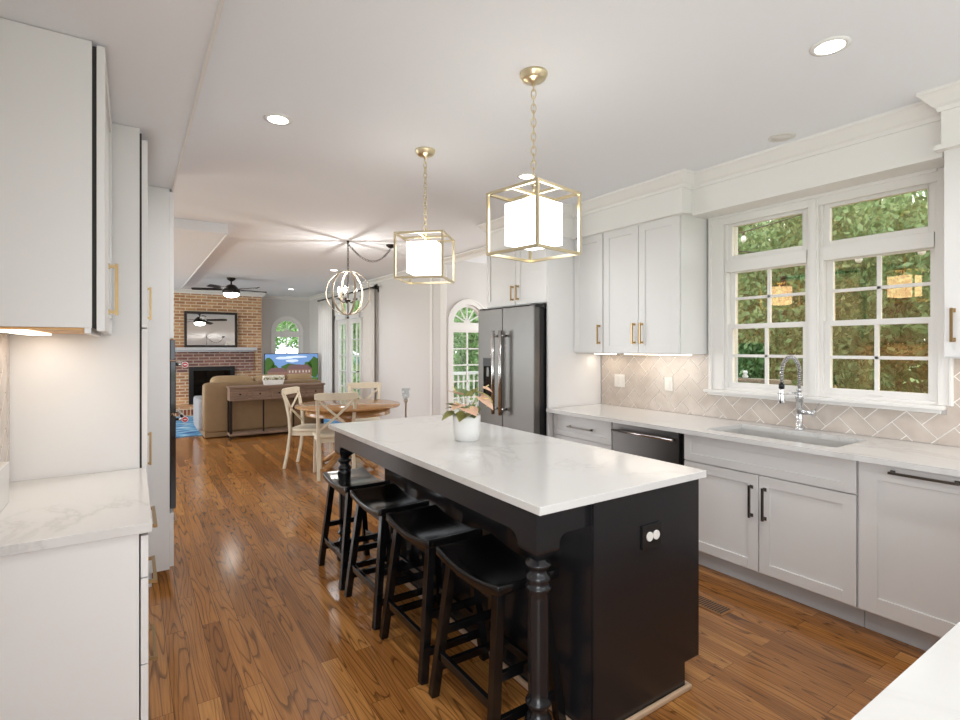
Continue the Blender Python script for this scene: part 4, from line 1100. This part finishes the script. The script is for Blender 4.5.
# console table
t = thing('console_table', (2.0, 9.03, 0), 'long driftwood console table with five small drawers behind the sofa', 'console table')
x0, x1, y0, y1 = 1.265, 2.735, 8.92, 9.20
build('tabletop', MB().box(x0 - .02, x1 + .02, y0 - .015, y1, .80, .825), console_m, t, .003)
build('case', MB().box(x0, x1, y0 + .012, y1 - .005, .60, .80), console_m, t, .002)
wd = (x1 - x0) / 5
for k in range(5):
    a = x0 + wd * k
    d = build('drawer', shaker(mapY(y0 + .012), a + .03, a + wd - .03, .625, .775, .012, .022), console_m, t, .001)
    build('knob', MB().cyl((a + wd / 2, y0 + .002, .70), (a + wd / 2, y0 - .022, .70), .013, n=12), iron_m, d)
for xx in (x0 + .02, x1 - .02):
    for yy in (y0 + .03, y1 - .03): build('leg', MB().box(xx - .018, xx + .018, yy - .018, yy + .018, 0, .60), iron_m, t)
for xx in (x0 + .5, x1 - .5): build('leg', MB().box(xx - .01, xx + .01, y0 + .02, y0 + .04, .09, .60), iron_m, t)
build('shelf', MB().box(x0 + .0, x1 - .0, y0 + .01, y1 - .01, .05, .085), console_m, t, .002)
# flower box
t = thing('flower_box', (1.93, 9.06, .826), 'white planter box of cream blooms on the console table', 'flower box')
build('planter', MB().prism([(1.80, .826), (2.08, .826), (2.10, .905), (1.78, .905)], 'y', 9.0, 9.12), white_m, t, .003)
for k in range(11):
    cx = 1.80 + .028 * k; mb = MB()
    for q in range(6):
        a = q * 1.05 + k; mb.ball((cx + .018 * math.cos(a), 9.06 + .03 * math.sin(a * 1.3), .925 + .018 * (q % 3)), .022, 7, 5, 1, 1, .8)
    build('bloom', mb, petalw_m, t)
mb = MB()
for k in range(10): heart_leaf(mb, (1.8 + .03 * k, 9.05, .90), (1.79 + .033 * k, 8.99, .955), .03)
build('leaves', mb, olive_m, t, fix=False)

# television on a low stand
t = thing('tv_stand', (2.97, 12.2, 0), 'low dark television stand behind the sofa', 'tv stand')
build('case', MB().box(2.36, 3.56, 12.0, 12.4, .08, .60), espresso_m, t, .004)
for xx in (2.42, 3.5):
    for yy in (12.05, 12.35): build('leg', MB().box(xx - .03, xx + .03, yy - .03, yy + .03, 0, .08), espresso_m, t)
for k in range(2): d = build('door', shaker(mapY(12.0), 2.38 + .59 * k, 2.95 + .59 * k, .1, .58), espresso_m, t); build('knob', MB().ball((2.9 + .12 * k, 11.965, .36), .014), iron_m, d)
TY0 = 11.98
t = thing('television', (2.975, TY0 + .05, .60), 'flat television showing a brick mansion under blue sky', 'television')
x0, x1, z0, z1 = 2.39, 3.55, .62, 1.285
TYc = TY0 + .04
build('casing', MB().box(x0, x1, TYc + .002, TYc + .04, z0, z1), black_m, t, .003)
build('stand_foot', MB().box(2.6, 2.64, TYc - .08, TYc + .12, .601, .61).box(3.3, 3.34, TYc - .08, TYc + .12, .601, .61).box(2.61, 2.63, TYc + .01, TYc + .03, .605, .63).box(3.31, 3.33, TYc + .01, TYc + .03, .605, .63), black_m, t)
def screen_m(name, c, es=.42): return mat(name, c, .4, emit=c, es=es, noise=.01)
sc = build('screen', MB().box(x0 + .012, x1 - .012, TYc - .001, TYc + .0015, z0 + .02, z1 - .012), screen_m('screen_sky', (112, 148, 200)), t)
def px(u, v): return (x0 + .012 + u * (x1 - x0 - .024), z0 + .02 + v * (z1 - z0 - .032))
def flat(name, polys, m, dy):
    mb = MB()
    for p in polys: mb.prism([px(*q) for q in p], 'y', TYc - .001 - dy, TYc - .001)
    return build(name, mb, m, sc)
def blob(u, v, a, b, n=12, w=.15, sd=1): r = random.Random(sd); return [(min(1, max(0, u + a * math.cos(2 * PI * k / n) * (1 + r.uniform(-w, w)))), min(1, max(0, v + b * math.sin(2 * PI * k / n) * (1 + r.uniform(-w, w))))) for k in range(n)]
flat('screen_cloud', [blob(.35, .86, .16, .05, sd=2), blob(.6, .9, .2, .04, sd=3), blob(.5, .76, .12, .05, sd=5)], screen_m('screen_cloud', (214, 226, 244)), .0004)
flat('screen_lawn', [[(0, 0), (1, 0), (1, .16), (0, .16)]], screen_m('screen_lawn', (84, 116, 58)), .0005)
flat('screen_trees', [blob(.05, .55, .13, .34, 14, .2, 7), blob(.17, .45, .08, .2, 14, .2, 8), blob(.95, .55, .14, .36, 14, .2, 9), blob(.5, .5, .2, .16, 16, .2, 10), blob(.8, .5, .09, .22, 12, .2, 11)], screen_m('screen_trees', (62, 96, 38)), .0008)
flat('screen_house', [[(.04, .12), (.40, .12), (.40, .38), (.04, .38)], [(.40, .12), (.88, .12), (.88, .48), (.40, .48)]], screen_m('screen_brick', (132, 98, 84)), .0012)
flat('screen_roof', [[(.02, .38), (.12, .52), (.33, .52), (.42, .38)], [(.38, .46), (.46, .62), (.80, .62), (.90, .46)]], screen_m('screen_roof', (112, 84, 84)), .0016)
flat('screen_windows', [[(a, b), (a + .025, b), (a + .025, b + .08), (a, b + .08)] for a in (.08, .15, .22, .30, .44, .50, .56, .63, .70, .76, .82) for b in ((.2,) if a < .4 else (.18, .34))], screen_m('screen_windows', (188, 180, 174)), .002)

# rug
t = build('area_rug', MB().box(-.3, 3.3, 9.62, 12.35, 0.001, .014), rug_m); tag(t, 'blue and white abstract area rug on the living room floor', 'rug')
for nm in ('sofa', 'tv_stand', 'television'): bpy.data.objects[nm].location.z += .0145   # they stand on the rug

# fireplace
t = thing('fireplace', (1.5, 13.2, 0), 'tan brick fireplace wall with black firebox, mantel shelf and raised hearth', 'fireplace')
m = MB()
wall_cells(m, 'y', 13.1, FY - .002, -.2, 2.54, 0, C - .02, [(1.04, 1.95, .20, 1.00)])
build('chimney_breast', m, brick_m, t)
m = MB(); wall_cells(m, 'y', 13.055, 13.0985, .35, 2.36, .9, 1.335, [(1.04, 1.95, .0, 1.00)])
build('surround', m, dbrick_m, t)
build('mantel_shelf', MB().box(.25, 2.40, 12.86, 13.098, 1.37, 1.435).box(.30, 2.36, 12.93, 13.098, 1.335, 1.37), mantel_m, t, .006)
m = rect_frame(MB(), 'y', 13.03, 13.075, 1.035, 1.955, .18, 1.005, .09)
build('firebox_frame', m, black_m, t, .003)
m = MB().box(1.06, 1.93, 13.40, 13.42, .2, 1.0).box(1.045, 1.06, 13.11, 13.40, .2, 1.0).box(1.93, 1.945, 13.11, 13.40, .2, 1.0).box(1.06, 1.93, 13.11, 13.40, .98, .995).box(1.06, 1.93, 13.11, 13.40, .185, .2)
build('firebox', m, black_m, t)
build('fire_glass', MB().box(1.125, 1.865, 13.04, 13.044, .27, .915), bglass_m, t)
build('logs', MB().cyl((1.2, 13.2, .26), (1.8, 13.25, .27), .05).cyl((1.3, 13.28, .34), (1.75, 13.18, .36), .045), bark_m, t)
h = build('hearth', MB().box(-.2, 2.3, 12.55, 13.095, 0, .13), sbrick_m, t)
build('hearth_top', MB().box(-.22, 2.32, 12.52, 13.095, .13, .185), brick_m, t)
# mirror above the mantel
t = thing('mirror', (1.48, 13.07, 1.44), 'dark framed rectangular mirror standing on the mantel shelf', 'mirror')
tilt = math.radians(4)
def TM(u, v, w_): return (u, 13.015 + v * math.sin(tilt) * .9 - w_, 1.4365 + v * math.cos(tilt))
build('frame', MB(TM).box(.945, .995, 0, .79, 0, .03).box(1.955, 2.005, 0, .79, 0, .03).box(.995, 1.955, 0, .05, 0, .03).box(.995, 1.955, .74, .79, 0, .03), espresso_m, t, .004)
build('glass', MB(TM).box(.994, 1.956, .049, .741, .004, .012), mirror_m, t)

# ------------------------------------------------------------------ outdoors
gr = struct('ground', MB().box(-60, 160, -60, 160, -1.2, -1.1), grass_m)
def leaf_crown(n, rx, rz, leaf, seed):
    r = random.Random(seed); mb = MB(); vs = []; fs = []
    blobs = [(r.uniform(-.6, .6) * rx, r.uniform(-.6, .6) * rx, r.uniform(-.65, .7) * rz, r.uniform(.35, .6)) for _ in range(14)]
    for k in range(n):
        bx, by, bz, br = blobs[k % len(blobs)]
        u = Vector((r.gauss(0, 1), r.gauss(0, 1), r.gauss(0, 1))).normalized() * (r.random() ** .35)
        c = Vector((bx + u.x * br * rx, by + u.y * br * rx, bz + u.z * br * rz * .8))
        d = Vector((r.gauss(0, 1), r.gauss(0, 1), r.gauss(0, .45))).normalized(); s = d.orthogonal().normalized(); s.rotate(Matrix.Rotation(r.uniform(0, 6.3), 3, d)); q = d.cross(s)
        L = leaf * r.uniform(.7, 1.4); b = len(vs)
        vs += [c - s * L * .6, c + q * L * .33 - s * L * .05, c + s * L * .75, c - q * L * .33 - s * L * .05]; fs.append((b, b + 1, b + 2, b + 3))
    mb.add(vs, fs); return mb
def make_tree(label, group, n, rx, rz, leaf, seed, m, zc):
    t = lthing('leafy_tree', label, 'tree', group)
    mb = leaf_crown(n, rx, rz, leaf, seed); mb.v = [(a, b, c + zc) for a, b, c in mb.v]
    build('crown', mb, m, t, fix=False)
    build('trunk', MB().tube([(0, 0, -1.15), (.05, .02, zc * .4), (0, .05, zc + rz * .4)], [.16, .12, .05], 8), bark_m, t)
    return t
g1 = 'leafy trees outside the sink window'
tr = make_tree('green leafy tree seen through the window above the sink', g1, 26000, 1.42, 2.4, .075, 3, fol_m, 1.7)
place(tr, (8.8, 4.3, 0))
for x, y, r, k in ((8.9, 7.6, 1.57, 1), (8.4, 1.15, 1.57, 1), (13.2, 4.3, 3.14, 1.3), (13.3, 8.6, 0, 1.3), (13.2, 0, 1.57, 1.3), (17.8, 6.8, 3.14, 1.5), (17.8, 11.8, 0, 1.5)):
    q = dup(tr, (x, y, -1.1 * (1 - k)), r); q.scale = (k, k, k)
h = lthing('hedge', 'low clipped green hedge seen through the lower sashes of the sink window', 'hedge')
hr = random.Random(8); mb = MB(); vs = []; fs = []
for k in range(15000):
    c = Vector((hr.uniform(10.55, 10.8), hr.uniform(-.5, 9.5), hr.uniform(-1.05, 1.75) + .12 * math.sin(k)))
    d = Vector((hr.gauss(0, 1), hr.gauss(0, 1), hr.gauss(0, 1))).normalized(); q = d.orthogonal().normalized(); u = d.cross(q); L_ = hr.uniform(.06, .13); b = len(vs)
    vs += [c - q * L_, c + u * L_ * .6, c + q * L_, c - u * L_ * .6]; fs.append((b, b + 1, b + 2, b + 3))
mb.add(vs, fs); build('foliage', mb, fol_m, h, fix=False)
for k in range(10): build('stem', MB().tube([(10.65, k + .1, -1.15), (10.66, k + .12, .8)], [.03, .015], 6), bark_m, h)
g2 = 'bright trees beyond the deck'
tr = make_tree('bright green tree beyond the deck behind the arched and patio windows', g2, 16000, 1.5, 2.4, .11, 11, fol2_m, 1.7)
place(tr, (6.0, 14.0, 0))
for x, y, r in ((9.6, 14.3, 1.57), (12.6, 18.4, 0), (5.6, 19.0, 3.14), (9.2, 18.6, 1.57), (3.9, 23.5, 4.71), (7.6, 23.0, 0), (1.9, 19.6, 1.57)):
    dup(tr, (x, y, 0), r)
# deck outside the nook
struct('deck_floor', MB().box(LX + .2, 8.0, NY + .2, 13.0, -.25, -.08), deck_m)
t = thing('deck_railing', (5.5, 9.4, -.08), 'white baluster railing on the deck outside the arched window', 'railing')
build('rail', MB().box(3.96, 7.9, 9.36, 9.44, .86, .92).box(3.96, 7.9, 9.385, 9.415, .0, .05), rail_m, t)
for xx in (4.02, 5.3, 6.6, 7.85): build('post', MB().box(xx - .05, xx + .05, 9.35, 9.45, -.08, .98), rail_m, t)
for k in range(28):
    xx = 4.15 + k * .13; build('baluster', MB().box(xx - .015, xx + .015, 9.385, 9.415, .05, .86), rail_m, t)
t = thing('patio_chair', (4.45, 8.2, -.08), 'pink-cushioned patio chair outside the arched window', 'patio chair')
build('seat_cushion', pillow(MB(), 4.1, 4.7, 8.0, 8.6, .30, .45, .3), stone_m, t)
build('back_cushion', pillow(MB(), 4.1, 4.7, 7.85, 8.02, .42, .88, .3), stone_m, t)
for xx in (4.14, 4.66):
    for yy in (7.95, 8.5): build('leg', MB().box(xx - .02, xx + .02, yy - .02, yy + .02, -.08, .32), iron_m, t)
# string lights outside the sink window
t = thing('string_lights', (5.2, 2.0, 2.2), 'clear bulbs strung on a thin wire outside the sink window', 'string lights')
mb = MB(); A = Vector((5.0, 3.9, 2.75)); Bp = Vector((4.9, .6, 2.35)); pts = [A.lerp(Bp, i / 16) + Vector((0, 0, -.5 * 4 * (i / 16) * (1 - i / 16) * .55)) for i in range(17)]
mb.tube(pts, .006, 5)
A2 = Vector((5.1, 3.9, 2.62)); B2 = Vector((5.3, 1.6, 2.9)); p2 = [A2.lerp(B2, i / 12) + Vector((0, 0, -.12 * 4 * (i / 12) * (1 - i / 12))) for i in range(13)]
mb.tube(p2, .006, 5)
build('wire', mb, black_m, t)
bulb_o = mat('clear_bulb', (240, 240, 236), .1, noise=.01, spec=.8)
for p in [pts[i] for i in (2, 4, 6, 8, 10, 12, 14)] + [p2[i] for i in (2, 5)]:
    b = build('bulb', MB().lathe((p.x, p.y, p.z - .11), [(.004, 0), (.022, .012), (.027, .03), (.02, .055), (.012, .07)], 12), bulb_o, t)
    build('bulb_socket', MB().cyl((p.x, p.y, p.z - .042), (p.x, p.y, p.z), .013, n=8), black_m, b)
t = thing('deck_railing', (5.67, 3.7, -1.1), 'wooden deck rail outside the lower left sash of the sink window', 'railing')
build('rail', MB().box(5.6, 5.75, 2.75, 4.6, 1.06, 1.10), deck_m, t)
for yy in (2.85, 3.7, 4.5): build('post', MB().box(5.62, 5.72, yy - .05, yy + .05, -1.1, 1.06), deck_m, t)
for yy, lb in ((3.33, 'left of two small white jars on the rail outside the sink window'), (3.20, 'right of two small white jars on the rail outside the sink window')):
    o = build('jar', MB().lathe((5.67, yy, 1.10), [(.022, 0), (.034, .02), (.018, .045), (.028, .065), (.018, .085)], 14), white_m); tag(o, lb, 'jar', 'jars on the outside rail')
